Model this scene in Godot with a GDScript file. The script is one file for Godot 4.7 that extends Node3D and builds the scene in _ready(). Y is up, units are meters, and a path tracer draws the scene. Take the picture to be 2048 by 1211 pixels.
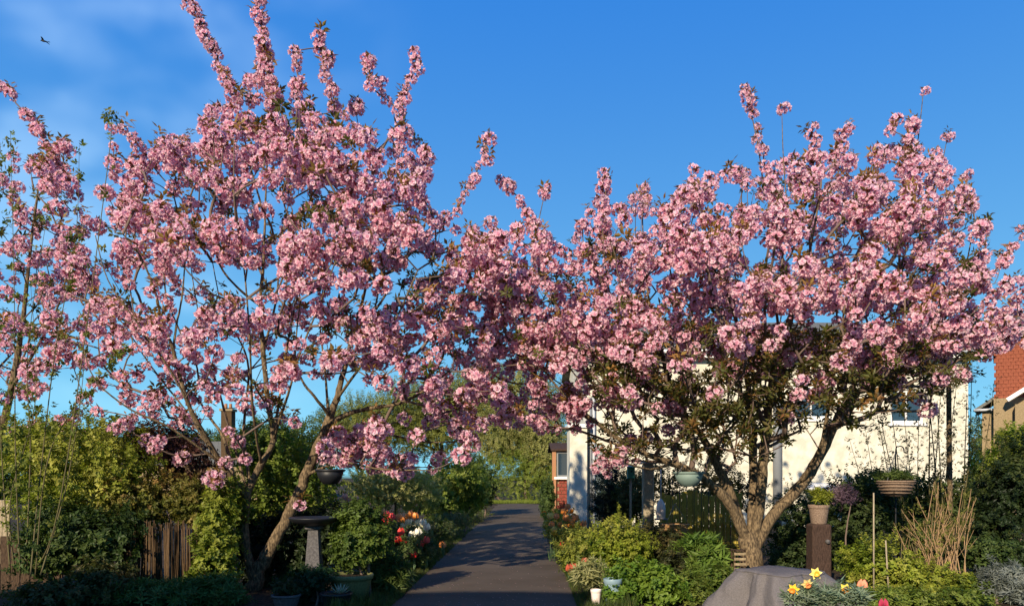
extends Node3D

# A drive between two flowering cherries. y up, metres, the viewer stands at the origin looking along -z.
const FOCAL := 1480.0
const EYE := 1.65
var rng := RandomNumberGenerator.new()
var lump := FastNoiseLite.new()
var M := {}
var used := {}


# ---------------------------------------------------------------- layout
func at(px: float, py: float, d: float) -> Vector3:
	return Vector3((px - 1024.0) * d / FOCAL, EYE + (952.0 - py) * d / FOCAL, -d)

func gx(px: float, d: float) -> Vector3:
	return Vector3((px - 1024.0) * d / FOCAL, 0.0, -d)

func rnd(a: float, b: float) -> float:
	return rng.randf_range(a, b)

func rdir() -> Vector3:
	var y := rnd(-1, 1)
	var a := rnd(0, TAU)
	var r := sqrt(1.0 - y * y)
	return Vector3(r * cos(a), y, r * sin(a))

func aim(dir: Vector3, roll := 0.0) -> Basis:
	var y := dir.normalized()
	var x := y.cross(Vector3(0.31, 0.11, 0.94)).normalized()
	if absf(y.dot(Vector3(0.31, 0.11, 0.94).normalized())) > 0.98:
		x = y.cross(Vector3(1, 0, 0)).normalized()
	var z := x.cross(y)
	return Basis(x, y, z).rotated(y, roll)


# ---------------------------------------------------------------- nodes
func numbered(called: String) -> String:
	var n: int = used.get(called, 0)
	used[called] = n + 1
	return called if n == 0 else "%s_%03d" % [called, n]

func tag(o: Node3D, label: String, category: String, group := "") -> Node3D:
	o.set_meta("label", label)
	o.set_meta("category", category)
	if group != "":
		o.set_meta("group", group)
	return o

func thing(called: String, label: String, category: String, pos := Vector3.ZERO, group := "") -> Node3D:
	var o := Node3D.new()
	o.name = numbered(called)
	add_child(o)
	o.position = pos
	tag(o, label, category, group)
	return o

# world-space geometry committed under a thing: shifted so that the thing's own place is its origin
func part(called: String, st: SurfaceTool, m: Material, parent: Node3D, smooth := false) -> MeshInstance3D:
	st.generate_normals()
	return put(called, st.commit(), m, parent)

func put(called: String, mesh: Mesh, m: Material, parent: Node3D) -> MeshInstance3D:
	var o := MeshInstance3D.new()
	o.name = called
	o.mesh = mesh
	o.material_override = m
	parent.add_child(o, true)
	return o

func local(o: Node3D, root: Node3D) -> void:      # o's mesh was built in world space
	o.position = -root.position

func wpart(called: String, st: SurfaceTool, m: Material, root: Node3D) -> MeshInstance3D:
	var o := part(called, st, m, root)
	o.position = -root.position
	return o

func setting(called: String, st: SurfaceTool, m: Material) -> MeshInstance3D:
	st.generate_normals()
	var o := MeshInstance3D.new()
	o.name = numbered(called)
	o.mesh = st.commit()
	o.material_override = m
	add_child(o)
	o.set_meta("kind", "structure")
	return o

func scatter(called: String, mesh: Mesh, m: Material, xf: Array, cols: Array, parent: Node3D) -> MultiMeshInstance3D:
	var mm := MultiMesh.new()
	mm.transform_format = MultiMesh.TRANSFORM_3D
	mm.use_colors = true
	mm.mesh = mesh
	mm.instance_count = xf.size()
	for i in xf.size():
		mm.set_instance_transform(i, xf[i])
		mm.set_instance_color(i, cols[i])
	var o := MultiMeshInstance3D.new()
	o.name = called if parent != self else numbered(called)
	o.multimesh = mm
	o.material_override = m
	parent.add_child(o, true)
	o.set_meta("kind", "stuff")
	return o


# ---------------------------------------------------------------- shapes
func mb(smooth := false) -> SurfaceTool:
	var st := SurfaceTool.new()
	st.begin(Mesh.PRIMITIVE_TRIANGLES)
	st.set_smooth_group(0 if smooth else -1)
	return st

func tri(st: SurfaceTool, a: Vector3, b: Vector3, c: Vector3) -> void:
	st.add_vertex(a)
	st.add_vertex(b)
	st.add_vertex(c)

func quad(st: SurfaceTool, a: Vector3, b: Vector3, c: Vector3, d: Vector3) -> void:
	tri(st, a, b, c)
	tri(st, a, c, d)

func box(st: SurfaceTool, c: Vector3, s: Vector3, b := Basis()) -> void:
	var h := s * 0.5
	var v := []
	for i in 8:
		v.append(c + b * Vector3(h.x if i & 1 else -h.x, h.y if i & 2 else -h.y, h.z if i & 4 else -h.z))
	quad(st, v[0], v[2], v[3], v[1])
	quad(st, v[5], v[7], v[6], v[4])
	quad(st, v[4], v[6], v[2], v[0])
	quad(st, v[1], v[3], v[7], v[5])
	quad(st, v[2], v[6], v[7], v[3])
	quad(st, v[4], v[0], v[1], v[5])

# box with chamfered upright edges and top
func bevel_box(st: SurfaceTool, c: Vector3, s: Vector3, e: float, b := Basis()) -> void:
	var rings := []
	for k in 4:
		var y: float = [-0.5 * s.y, 0.5 * s.y - e, 0.5 * s.y, 0.5 * s.y][k]
		var inset: float = [0.0, 0.0, e, 0.5 * minf(s.x, s.z)][k]
		var hx := maxf(s.x * 0.5 - inset, 0.0)
		var hz := maxf(s.z * 0.5 - inset, 0.0)
		var e2 := minf(e, minf(hx, hz))
		var ring := []
		for q in [[hx - e2, -hz], [hx, -hz + e2], [hx, hz - e2], [hx - e2, hz], [-hx + e2, hz], [-hx, hz - e2], [-hx, -hz + e2], [-hx + e2, -hz]]:
			ring.append(c + b * Vector3(q[0], y, q[1]))
		rings.append(ring)
	for k in 3:
		for i in 8:
			var j := (i + 1) % 8
			quad(st, rings[k][j], rings[k + 1][j], rings[k + 1][i], rings[k][i])

func tube(st: SurfaceTool, pts: Array, rad: Array, sides := 6, cap := true) -> void:
	var prev := []
	var side := Vector3.ZERO
	for i in pts.size():
		var p: Vector3 = pts[i]
		var t: Vector3
		if i == 0:
			t = pts[1] - p
		elif i == pts.size() - 1:
			t = p - pts[i - 1]
		else:
			t = (pts[i + 1] as Vector3) - (pts[i - 1] as Vector3)
		t = t.normalized()
		if side == Vector3.ZERO:
			side = t.cross(Vector3(0.2, 0.3, 0.93)).normalized()
			if side.length() < 0.1:
				side = t.cross(Vector3(1, 0, 0)).normalized()
		else:
			side = (side - t * side.dot(t)).normalized()
		var up := side.cross(t)
		var ring := []
		for k in sides:
			var a := TAU * k / sides
			ring.append(p + (side * cos(a) + up * sin(a)) * float(rad[i]))
		if i > 0:
			for k in sides:
				var j := (k + 1) % sides
				quad(st, prev[k], ring[k], ring[j], prev[j])
		if cap and (i == 0 or i == pts.size() - 1) and float(rad[i]) > 0.003:
			for k in sides:
				var j := (k + 1) % sides
				if i == 0:
					tri(st, p, ring[k], ring[j])
				else:
					tri(st, p, ring[j], ring[k])
		prev = ring

func lathe(st: SurfaceTool, prof: Array, c: Vector3, segs := 20, wob := 0.0) -> void:
	for i in prof.size() - 1:
		for k in segs:
			var a0 := TAU * k / segs
			var a1 := TAU * ((k + 1) % segs) / segs
			var w0 := 1.0 + wob * sin(a0 * 3.0)
			var w1 := 1.0 + wob * sin(a1 * 3.0)
			var p: Vector2 = prof[i]
			var q: Vector2 = prof[i + 1]
			quad(st, c + Vector3(p.x * cos(a1) * w1, p.y, p.x * sin(a1) * w1), c + Vector3(q.x * cos(a1) * w1, q.y, q.x * sin(a1) * w1), c + Vector3(q.x * cos(a0) * w0, q.y, q.x * sin(a0) * w0), c + Vector3(p.x * cos(a0) * w0, p.y, p.x * sin(a0) * w0))

# a folded leaf: base, two shoulders, tip
func leaf(st: SurfaceTool, p: Vector3, dir: Vector3, face: Vector3, length: float, width: float, fold := 0.25, droop := 0.1) -> void:
	var f := (face - dir * face.dot(dir)).normalized()
	var s := dir.cross(f)
	var mid := p + dir * length * 0.45 - f * fold * width
	var tip := p + dir * length - f * droop * length
	var l := p + dir * length * 0.42 + s * width * 0.5
	var r := p + dir * length * 0.42 - s * width * 0.5
	tri(st, p, l, mid)
	tri(st, l, tip, mid)
	tri(st, p, mid, r)
	tri(st, mid, tip, r)

func spline(pts: Array, rad: Array, steps := 4) -> Array:    # Catmull-Rom through points, radii alike
	var p := []
	var r := []
	var n := pts.size()
	for i in n - 1:
		var a: Vector3 = pts[maxi(i - 1, 0)]
		var b: Vector3 = pts[i]
		var c: Vector3 = pts[i + 1]
		var d: Vector3 = pts[mini(i + 2, n - 1)]
		for k in steps:
			var t := float(k) / steps
			p.append(b.cubic_interpolate(c, a, d, t))
			r.append(lerpf(rad[i], rad[i + 1], t))
	p.append(pts[n - 1])
	r.append(rad[n - 1])
	return [p, r]


# ---------------------------------------------------------------- materials
func lin(r: float, g: float, b: float) -> Color:
	return Color(r, g, b).linear_to_srgb()

func mat(r: float, g: float, b: float, rough := 0.8) -> StandardMaterial3D:
	var m := StandardMaterial3D.new()
	m.albedo_color = lin(r, g, b)
	m.roughness = rough
	m.metallic_specular = 0.4
	return m

func noise_tex(freq: float, lo: Color, hi: Color, seed_: int, normal := false, octaves := 4) -> NoiseTexture2D:
	var n := FastNoiseLite.new()
	n.seed = seed_
	n.frequency = freq
	n.fractal_octaves = octaves
	var t := NoiseTexture2D.new()
	t.width = 512
	t.height = 512
	t.seamless = true
	t.noise = n
	if normal:
		t.as_normal_map = true
		t.bump_strength = 6.0
	else:
		var g := Gradient.new()
		g.set_color(0, lo)
		g.set_color(1, hi)
		g.set_offset(0, 0.25)
		g.set_offset(1, 0.75)
		t.color_ramp = g
	return t

# world-mapped two-tone surface with fine relief
func grained(lo: Color, hi: Color, per_m: float, freq: float, seed_: int, rough := 0.85, relief := 0.6) -> StandardMaterial3D:
	var m := StandardMaterial3D.new()
	m.albedo_texture = noise_tex(freq, lo, hi, seed_)
	m.normal_enabled = true
	m.normal_scale = relief
	m.normal_texture = noise_tex(freq * 2.0, lo, hi, seed_ + 1, true)
	m.uv1_triplanar = true
	m.uv1_world_triplanar = true
	m.uv1_scale = Vector3.ONE * per_m
	m.roughness = rough
	m.metallic_specular = 0.3
	return m

func leafy(back: Color, rough := 0.5) -> StandardMaterial3D:
	var m := StandardMaterial3D.new()
	m.vertex_color_use_as_albedo = true
	m.roughness = rough
	m.metallic_specular = 0.35
	m.cull_mode = BaseMaterial3D.CULL_DISABLED
	m.backlight_enabled = true
	m.backlight = back
	return m

func materials() -> void:
	M.leaf = leafy(lin(0.8, 0.9, 0.4), 0.48)
	M.petal = leafy(lin(1.0, 0.82, 0.86), 0.75)
	M.bloom = leafy(lin(0.6, 0.5, 0.45), 0.5)
	M.bark = grained(lin(0.045, 0.032, 0.02), lin(0.23, 0.165, 0.092), 2.2, 0.02, 11, 0.9, 1.2)
	M.bark.uv1_scale = Vector3(3.0, 1.0, 3.0)
	M.twig = mat(0.13, 0.09, 0.07, 0.8)
	M.shoot = mat(0.10, 0.085, 0.035, 0.8)
	M.tan_twig = mat(0.30, 0.19, 0.10, 0.8)
	M.soil = grained(lin(0.02, 0.014, 0.009), lin(0.075, 0.052, 0.03), 0.7, 0.03, 21, 0.95, 1.0)
	M.turf = grained(lin(0.05, 0.08, 0.012), lin(0.12, 0.16, 0.03), 0.4, 0.04, 23, 0.95, 1.0)
	M.road = grained(lin(0.072, 0.055, 0.039), lin(0.092, 0.071, 0.052), 0.13, 0.012, 31, 0.95, 0.0)
	M.road.normal_enabled = false
	M.road.normal_texture = null
	M.render = grained(lin(0.53, 0.495, 0.39), lin(0.66, 0.62, 0.5), 0.35, 0.012, 41, 0.9, 0.2)
	M.white = mat(0.72, 0.71, 0.68, 0.5)
	M.slate = grained(lin(0.09, 0.09, 0.078), lin(0.17, 0.165, 0.14), 0.8, 0.02, 43, 0.7, 0.5)
	M.glass = mat(0.02, 0.035, 0.05, 0.06)
	M.glass.metallic_specular = 0.9
	M.grey = mat(0.17, 0.18, 0.19, 0.5)
	M.pale_grey = mat(0.42, 0.44, 0.46, 0.5)
	M.sage = mat(0.22, 0.27, 0.25, 0.6)
	M.brick = grained(lin(0.15, 0.035, 0.025), lin(0.27, 0.07, 0.05), 1.5, 0.03, 47, 0.9, 0.6)
	M.red_tile = grained(lin(0.15, 0.045, 0.026), lin(0.31, 0.09, 0.045), 1.2, 0.04, 49, 0.85, 0.5)
	M.tan_wall = grained(lin(0.2, 0.15, 0.085), lin(0.31, 0.235, 0.135), 0.8, 0.04, 51, 0.9, 0.5)
	M.oak = grained(lin(0.035, 0.022, 0.014), lin(0.095, 0.06, 0.036), 1.2, 0.03, 53, 0.85, 0.9)
	M.oak.uv1_scale = Vector3(6, 0.6, 6)
	M.old_wood = grained(lin(0.22, 0.18, 0.12), lin(0.42, 0.35, 0.24), 1.2, 0.03, 55, 0.9, 0.9)
	M.old_wood.uv1_scale = Vector3(6, 0.6, 6)
	M.gold_wood = grained(lin(0.3, 0.23, 0.04), lin(0.5, 0.4, 0.08), 1.2, 0.03, 57, 0.85, 0.8)
	M.gold_wood.uv1_scale = Vector3(6, 0.6, 6)
	M.dark_wood = grained(lin(0.03, 0.018, 0.013), lin(0.075, 0.045, 0.032), 1.2, 0.03, 59, 0.85, 0.9)
	M.dark_wood.uv1_scale = Vector3(6, 0.6, 6)
	M.stone = grained(lin(0.075, 0.07, 0.07), lin(0.12, 0.112, 0.108), 1.5, 0.03, 61, 0.9, 1.0)
	M.black = mat(0.012, 0.013, 0.016, 0.5)
	M.terracotta = grained(lin(0.22, 0.10, 0.05), lin(0.42, 0.22, 0.12), 3.0, 0.03, 63, 0.85, 0.4)
	M.stone_clay = grained(lin(0.13, 0.085, 0.06), lin(0.3, 0.22, 0.16), 3.0, 0.03, 64, 0.9, 0.6)
	M.wicker = grained(lin(0.3, 0.16, 0.06), lin(0.55, 0.33, 0.15), 8.0, 0.05, 65, 0.85, 1.0)
	M.glaze = grained(lin(0.08, 0.085, 0.035), lin(0.17, 0.165, 0.07), 3.0, 0.03, 67, 0.4, 0.3)
	M.blue_glaze = mat(0.19, 0.27, 0.3, 0.4)
	M.teal = mat(0.15, 0.21, 0.185, 0.6)
	M.green_paint = mat(0.03, 0.17, 0.12, 0.5)
	M.cloth = grained(lin(0.1, 0.09, 0.088), lin(0.155, 0.14, 0.137), 2.0, 0.06, 69, 0.85, 0.5)
	M.blackbird = mat(0.012, 0.012, 0.014, 0.6)
	M.feeder = mat(0.75, 0.62, 0.55, 0.5)
	M.reed = grained(lin(0.045, 0.028, 0.014), lin(0.13, 0.08, 0.04), 2.0, 0.03, 71, 0.9, 0.9)
	M.reed.uv1_scale = Vector3(9, 0.5, 9)


# ---------------------------------------------------------------- plants
var sprig := {}
var pompom := []

func make_sprigs() -> void:
	# broad: eight ovate leaves round a short shoot; fine: many small leaves; lance: long narrow leaves
	for kind in [["broad", 8, 0.062, 0.036, 0.09], ["fine", 14, 0.034, 0.019, 0.1], ["lance", 9, 0.1, 0.02, 0.08], ["tiny", 20, 0.022, 0.014, 0.12], ["clump", 22, 0.07, 0.045, 0.22]]:
		var st := mb()
		for i in int(kind[1]):
			var h: float = float(kind[4]) * (i + 0.5) / float(kind[1])
			var a := i * 2.4 + rnd(-0.4, 0.4)
			var up := rnd(0.0, 0.9)
			var d := Vector3(cos(a), up, sin(a)).normalized()
			var f := (Vector3.UP * 1.0 + rdir() * 0.45).normalized()
			var s := rnd(0.75, 1.25)
			leaf(st, Vector3(0, h, 0) + (rdir() * 0.08 if kind[0] == "clump" else rdir() * 0.012), d, f, float(kind[2]) * s, float(kind[3]) * s, 0.2, rnd(0.0, 0.25))
		st.generate_normals()
		sprig[kind[0]] = st.commit()
	var st := mb()
	for i in 7:
		var a := rnd(0, TAU)
		var lean := rnd(0.1, 0.5)
		var d := Vector3(cos(a) * lean, 1, sin(a) * lean).normalized()
		leaf(st, Vector3(cos(a), 0, sin(a)) * 0.015, d, Vector3(cos(a), 0.2, sin(a)), rnd(0.14, 0.26), 0.011, 0.1, 0.25)
	st.generate_normals()
	sprig.blade = st.commit()

# a hanging ball of double blossom: petals in two whorls, young bronze leaves above
func make_pompoms() -> void:
	for v in 6:
		var st := mb()
		var n := 15 + v % 3
		for i in n:
			var y := 1.0 - 1.75 * (i + 0.5) / n
			var a := i * 2.399 + v
			var r := sqrt(maxf(0.0, 1.0 - y * y))
			var out := Vector3(r * cos(a), y, r * sin(a))
			out = (out + rdir() * 0.22).normalized()
			var c := out * Vector3(0.082, 0.07, 0.082) * rnd(0.8, 1.12)
			var b := aim((out + Vector3(0, -0.15, 0)).normalized(), rnd(0, TAU))
			var tone := rnd(0.0, 1.0)
			var pale := Color(0.96, 0.77, 0.81).lerp(Color(0.90, 0.58, 0.67), tone)
			var deep := Color(0.85, 0.50, 0.61).lerp(Color(0.72, 0.32, 0.46), tone)
			var size := rnd(0.85, 1.15) * 0.042
			for ring in 2:
				var m: int = 5 if ring == 0 else 4
				var lift := 0.38 if ring == 0 else 1.15
				for k in m:
					var q := TAU * (k + 0.5 * ring) / m + rnd(-0.2, 0.2)
					var d := (b * Vector3(cos(q), lift + rnd(-0.2, 0.2), sin(q))).normalized()
					var s := d.cross(b.y).normalized()
					var l := size * (1.0 if ring == 0 else 0.72) * rnd(0.85, 1.1)
					var p0 := c
					var m1 := c + d * l * 0.62 + s * l * 0.5
					var m2 := c + d * l * 0.62 - s * l * 0.5
					var t := c + d * l + b.y * l * 0.22
					st.set_color(deep)
					st.add_vertex(p0)
					st.set_color(pale)
					st.add_vertex(m1)
					st.add_vertex(t)
					st.set_color(deep)
					st.add_vertex(p0)
					st.set_color(pale)
					st.add_vertex(t)
					st.add_vertex(m2)
			# the rose-red back of the flower and its stalk
			st.set_color(Color(0.42, 0.09, 0.15))
			var bk := c - b.y * 0.018
			st.set_color(Color(0.22, 0.13, 0.05))
			tri(st, Vector3(0, 0.045, 0), bk + b.x * 0.003, bk - b.x * 0.003)
			st.set_color(Color(0.42, 0.09, 0.15))
			for k in 3:
				var q0 := TAU * k / 3.0
				var q1 := TAU * (k + 1) / 3.0
				tri(st, bk, c + b * Vector3(cos(q0), 0.1, sin(q0)) * 0.014, c + b * Vector3(cos(q1), 0.1, sin(q1)) * 0.014)
		for i in 7 + v % 3:
			var a := rnd(0, TAU)
			var d := Vector3(cos(a), rnd(-0.05, 0.8), sin(a)).normalized()
			st.set_color(Color(0.22, 0.10, 0.04).lerp(Color(0.25, 0.17, 0.045), rnd(0, 1)))
			leaf(st, Vector3(0, 0.045, 0), d, (Vector3.UP + rdir() * 0.4).normalized(), rnd(0.085, 0.14), rnd(0.036, 0.052), 0.2, rnd(0.0, 0.3))
		st.generate_normals()
		pompom.append(st.commit())
	# a spray of young bronze leaves without flowers
	for v in 2:
		var st := mb()
		for i in 11:
			var a := i * 2.4 + v
			var d := Vector3(cos(a), rnd(-0.4, 0.9), sin(a)).normalized()
			st.set_color(Color(0.11, 0.075, 0.025).lerp(Color(0.10, 0.11, 0.025), rnd(0, 1)) if v == 0 else Color(0.27, 0.12, 0.045).lerp(Color(0.3, 0.2, 0.05), rnd(0, 1)))
			leaf(st, Vector3(0, 0.1 * i / 11.0 - 0.05, 0) + d * rnd(0.0, 0.03), d, (Vector3.UP + rdir() * 0.5).normalized(), rnd(0.06, 0.1), rnd(0.03, 0.042), 0.2, rnd(0.0, 0.3))
		st.generate_normals()
		sprig["bronze%d" % v] = st.commit()

func tone(tones: Array, k: float) -> Color:
	var c: Color = tones[0]
	var x := clampf(k, 0, 0.999) * (tones.size() - 1)
	var i := int(x)
	c = (tones[i] as Color).lerp(tones[mini(i + 1, tones.size() - 1)], x - i)
	var v := rnd(0.75, 1.25)
	return Color(c.r * v, c.g * v, c.b * v)

# blobs: [px, py, distance, half width px, half height px, half depth m]
func leaves_in(blobs: Array, n: int, kind: String, tones: Array, size: float, root: Node3D, up := 0.5, fill := 0.4) -> void:
	var area := 0.0
	for b in blobs:
		area += float(b[3]) * float(b[4])
	var xf := []
	var cols := []
	var off := rnd(0, 50)
	for b in blobs:
		var c := at(b[0], b[1], b[2])
		var rx: float = float(b[3]) * float(b[2]) / FOCAL
		var ry: float = float(b[4]) * float(b[2]) / FOCAL
		var count := int(n * float(b[3]) * float(b[4]) / area)
		for i in count:
			var d := rdir()
			var bump := 0.86 + 0.42 * lump.get_noise_3dv(d * 2.2 * maxf(rx, 0.6) * 14.0 + c * 9.0 + Vector3.ONE * off)
			var r := pow(rng.randf(), fill) * bump
			var p := c + Vector3(d.x * rx, d.y * ry, d.z * float(b[5])) * r
			if p.y < 0.02:
				continue
			var o := (d + Vector3.UP * up + rdir() * 0.6).normalized()
			var s := size * rnd(0.7, 1.3)
			xf.append(Transform3D(aim(o, rnd(0, TAU)).scaled(Vector3.ONE * s), p - root.position))
			cols.append(tone(tones, 0.5 + 1.3 * lump.get_noise_3dv(p * 16.0 + Vector3.ONE * off) + rnd(-0.3, 0.3)))
		# stray shoots that break the outline
		var shoots := int(count / 30.0)
		for i in shoots:
			var d := (rdir() + Vector3.UP * (0.35 + up * 0.4)).normalized()
			var reach := rnd(1.0, 1.3) + 0.35 * pow(rng.randf(), 3.0)
			for k in 6:
				var t := 0.75 + (reach - 0.75) * k / 5.0
				var p := c + Vector3(d.x * rx, d.y * ry, d.z * float(b[5])) * t + rdir() * 0.02
				if p.y < 0.02:
					continue
				xf.append(Transform3D(aim(d + rdir() * 0.4, rnd(0, TAU)).scaled(Vector3.ONE * size * rnd(0.6, 1.0) * (1.25 - 0.5 * k / 5.0)), p - root.position))
				cols.append(tone(tones, 0.55 + rnd(-0.2, 0.4)))
	scatter("foliage", sprig[kind], M.leaf, xf, cols, root)

func bush(called: String, label: String, cat: String, blobs: Array, n: int, kind: String, tones: Array, size: float, group := "", up := 0.5, stems := 3, m: Material = null) -> Node3D:
	var b0: Array = blobs[0]
	var root := thing(called, label, cat, gx(b0[0], b0[2]), group)
	for i in stems:
		var b: Array = blobs[i % blobs.size()]
		var c := at(b[0], b[1], b[2]) + rdir() * 0.15
		var base := Vector3(c.x + rnd(-0.1, 0.1), 0, c.z + rnd(-0.1, 0.1))
		if i > 0:
			base = base.lerp(Vector3(root.position.x, 0, root.position.z), 0.5)
		var st := mb(true)
		var w: float = 0.012 + 0.00003 * float(b[4]) * float(b[2])
		var q := spline([base, base.lerp(c, 0.5) + rdir() * 0.08, c], [w, w * 0.8, w * 0.4], 3)
		tube(st, q[0], q[1], 6)
		wpart("stem", st, m if m else M.twig, root)
	leaves_in(blobs, n, kind, tones, size, root, up)
	return root


# ---------------------------------------------------------------- the cherries
# limbs: [[px, py, depth offset, radius], ...] each; spires: the same without radius, dressed with blossom; clouds: [px, py, half w, half h, count]
func cherry(called: String, label: String, d0: float, base_px: float, trunk: Array, limbs: Array, spires: Array, clouds: Array, greens: Array, crown: Array, thick: float, group: String, slim := 1.0) -> void:
	var root := thing(called, label, "cherry tree", gx(base_px, d0), group)
	var P := PackedVector3Array()
	var par := PackedInt32Array()
	var plen := PackedFloat32Array()
	var wt := PackedFloat32Array()
	var wood := PackedByteArray()
	# trunk and limbs as traced, rounded
	var all := [trunk]
	all.append_array(limbs)
	for li in all.size():
		var pts := []
		var rad := []
		for q in all[li]:
			pts.append(at(q[0], q[1], d0 + q[2]))
			rad.append(float(q[3]) * slim)
		var s := spline(pts, rad, 4)
		var sp: Array = s[0]
		var sr: Array = s[1]
		for i in range(1, sp.size()):
			var j := 0.16 * float(sr[i])
			sp[i] = (sp[i] as Vector3) + Vector3(rnd(-j, j), rnd(-j, j), rnd(-j, j))
			sr[i] = float(sr[i]) * rnd(0.93, 1.08)
		var st := mb(true)
		tube(st, sp, sr, 10 if float(sr[0]) > 0.03 else 7)
		wpart("trunk" if li == 0 else "limb", st, M.bark, root)
		var last := -1
		if li > 0 and P.size() > 0:
			var bd := 1e9
			for k in P.size():
				var dd := P[k].distance_squared_to(sp[0])
				if dd < bd:
					bd = dd
					last = k
		for i in sp.size():
			P.append(sp[i])
			par.append(last)
			plen.append((plen[last] + P[last].distance_to(sp[i])) if last >= 0 else 0.0)
			wt.append(0.0)
			wood.append(1)
			last = P.size() - 1
	# where the blossom hangs
	var spots := []
	for s in spires:
		var n: int = s[0]
		var pts := []
		for i in range(1, s.size()):
			pts.append(at(s[i][0], s[i][1], d0 + s[i][2]))
		var total := 0.0
		for i in pts.size() - 1:
			total += (pts[i] as Vector3).distance_to(pts[i + 1])
		for k in n:
			var t := total * (k + 0.5) / n
			for i in pts.size() - 1:
				var seg: float = (pts[i] as Vector3).distance_to(pts[i + 1])
				if t <= seg or i == pts.size() - 2:
					var q: Vector3 = (pts[i] as Vector3).lerp(pts[i + 1], clampf(t / seg, 0, 1))
					spots.append([q + rdir() * 0.055, 0.86, true])
					break
				t -= seg
	var cc := at(crown[0], crown[1], d0)
	for c in clouds:
		for i in int(float(c[4]) * 1.05):
			var a := rnd(0, TAU)
			var r := sqrt(rng.randf())
			var px: float = float(c[0]) + cos(a) * r * float(c[2])
			var py: float = float(c[1]) + sin(a) * r * float(c[3])
			var ex: float = (px - float(crown[0])) / float(crown[2])
			var ey: float = (py - float(crown[1])) / float(crown[3])
			var th: float = thick * sqrt(maxf(0.12, 1.0 - ex * ex - ey * ey))
			var d := d0 + th * rnd(-1, 1)
			# leave the gaps between boughs open
			var p := at(px, py, d)
			if lump.get_noise_3dv(p * 17.0 + Vector3(d0, 0, 0) * 31.0) < -0.1 and rng.randf() < 0.9:
				continue
			spots.append([p, 1.0, true])
	for c in greens:
		for i in int(c[4]):
			var a := rnd(0, TAU)
			var r := sqrt(rng.randf())
			var p := at(float(c[0]) + cos(a) * r * float(c[2]), float(c[1]) + sin(a) * r * float(c[3]), d0 + thick * rnd(-0.75, 0.75))
			spots.append([p, 1.0, false])
	var foot: Vector3 = at(trunk[trunk.size() - 1][0], trunk[trunk.size() - 1][1], d0)
	spots.sort_custom(func(a, b): return (a[0] as Vector3).distance_squared_to(foot) < (b[0] as Vector3).distance_squared_to(foot))
	# twigs: each spot grows from the wood that reaches it with the least new and total length
	var ends := []
	for s in spots:
		var p: Vector3 = s[0]
		var best := 0
		var bc := 1e9
		for k in P.size():
			var dx := P[k] - p
			var l := dx.length()
			var cost := l + 0.28 * plen[k]
			if dx.y > 0.0:
				cost += dx.y * 0.8
			if cost < bc:
				bc = cost
				best = k
		var a := P[best]
		var l := a.distance_to(p)
		var n := maxi(1, int(l / 0.16))
		var dir := Vector3.UP
		if par[best] >= 0:
			dir = (a - P[par[best]]).normalized()
		var mid := a.lerp(p, 0.5) + (dir * 0.13 - Vector3.UP * 0.06) * minf(l, 1.2) + rdir() * 0.05 * l
		var last := best
		for i in range(1, n + 1):
			var t := float(i) / n
			var q := a * (1 - t) * (1 - t) + mid * 2.0 * t * (1 - t) + p * t * t
			P.append(q)
			par.append(last)
			plen.append(plen[last] + P[last].distance_to(q))
			wt.append(0.0)
			wood.append(0)
			last = P.size() - 1
		wt[last] += 1.0
		ends.append(last)
	for k in range(P.size() - 1, -1, -1):
		if par[k] >= 0:
			wt[par[k]] += wt[k]
	var st := mb(true)
	# chains of twig nodes
	var has_child := PackedInt32Array()
	has_child.resize(P.size())
	has_child.fill(-1)
	for k in P.size():
		if wood[k] == 0 and par[k] >= 0 and wood[par[k]] == 0:
			var h := has_child[par[k]]
			if h < 0 or wt[k] > wt[h]:
				has_child[par[k]] = k
	for k in P.size():
		if wood[k] == 1 or (wood[par[k]] == 0 and has_child[par[k]] == k):
			continue
		var pts := [P[par[k]]]
		var rad := [0.0052 * pow(maxf(wt[k], 1.0), 0.44)]
		var c := k
		while c >= 0:
			pts.append(P[c])
			rad.append(0.0052 * pow(maxf(wt[c], 1.0), 0.44))
			c = has_child[c]
		tube(st, pts, rad, 5, false)
	var tw := wpart("twig", st, M.twig, root)
	tw.set_meta("kind", "stuff")
	# blossom: the nearest three hundred one by one, the rest together
	var flowers := []
	var bronze := []
	for i in spots.size():
		var p: Vector3 = spots[i][0]
		if spots[i][2]:
			flowers.append([p, spots[i][1]])
		else:
			bronze.append(p)
	flowers.sort_custom(func(a, b): return (a[0] as Vector3).z > (b[0] as Vector3).z)
	var rest := []
	for v in pompom.size():
		rest.append([[], []])
	for i in flowers.size():
		var p: Vector3 = flowers[i][0]
		var v := rng.randi() % pompom.size()
		var up := (Vector3.UP + rdir() * 0.55).normalized()
		var b := aim(up, rnd(0, TAU)).scaled(Vector3.ONE * (0.74 + 0.64 * pow(rng.randf(), 1.2)) * float(flowers[i][1]))
		var x := Transform3D(b, p - root.position + Vector3(0, -0.025, 0))
		if i < 300:
			put("blossom_cluster", pompom[v], M.petal, root).transform = x
		else:
			rest[v][0].append(x)
			var k := rnd(0.88, 1.06)
			rest[v][1].append(Color(k, k, k))
	for v in pompom.size():
		if rest[v][0].size() > 0:
			scatter("blossom", pompom[v], M.petal, rest[v][0], rest[v][1], root)
	var copper := []
	for i in range(0, flowers.size(), 3):
		copper.append((flowers[i][0] as Vector3) + Vector3(rnd(-0.06, 0.06), 0.1, rnd(-0.06, 0.06)))
	for i in range(0, bronze.size(), 5):
		copper.append(bronze[i])
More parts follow.
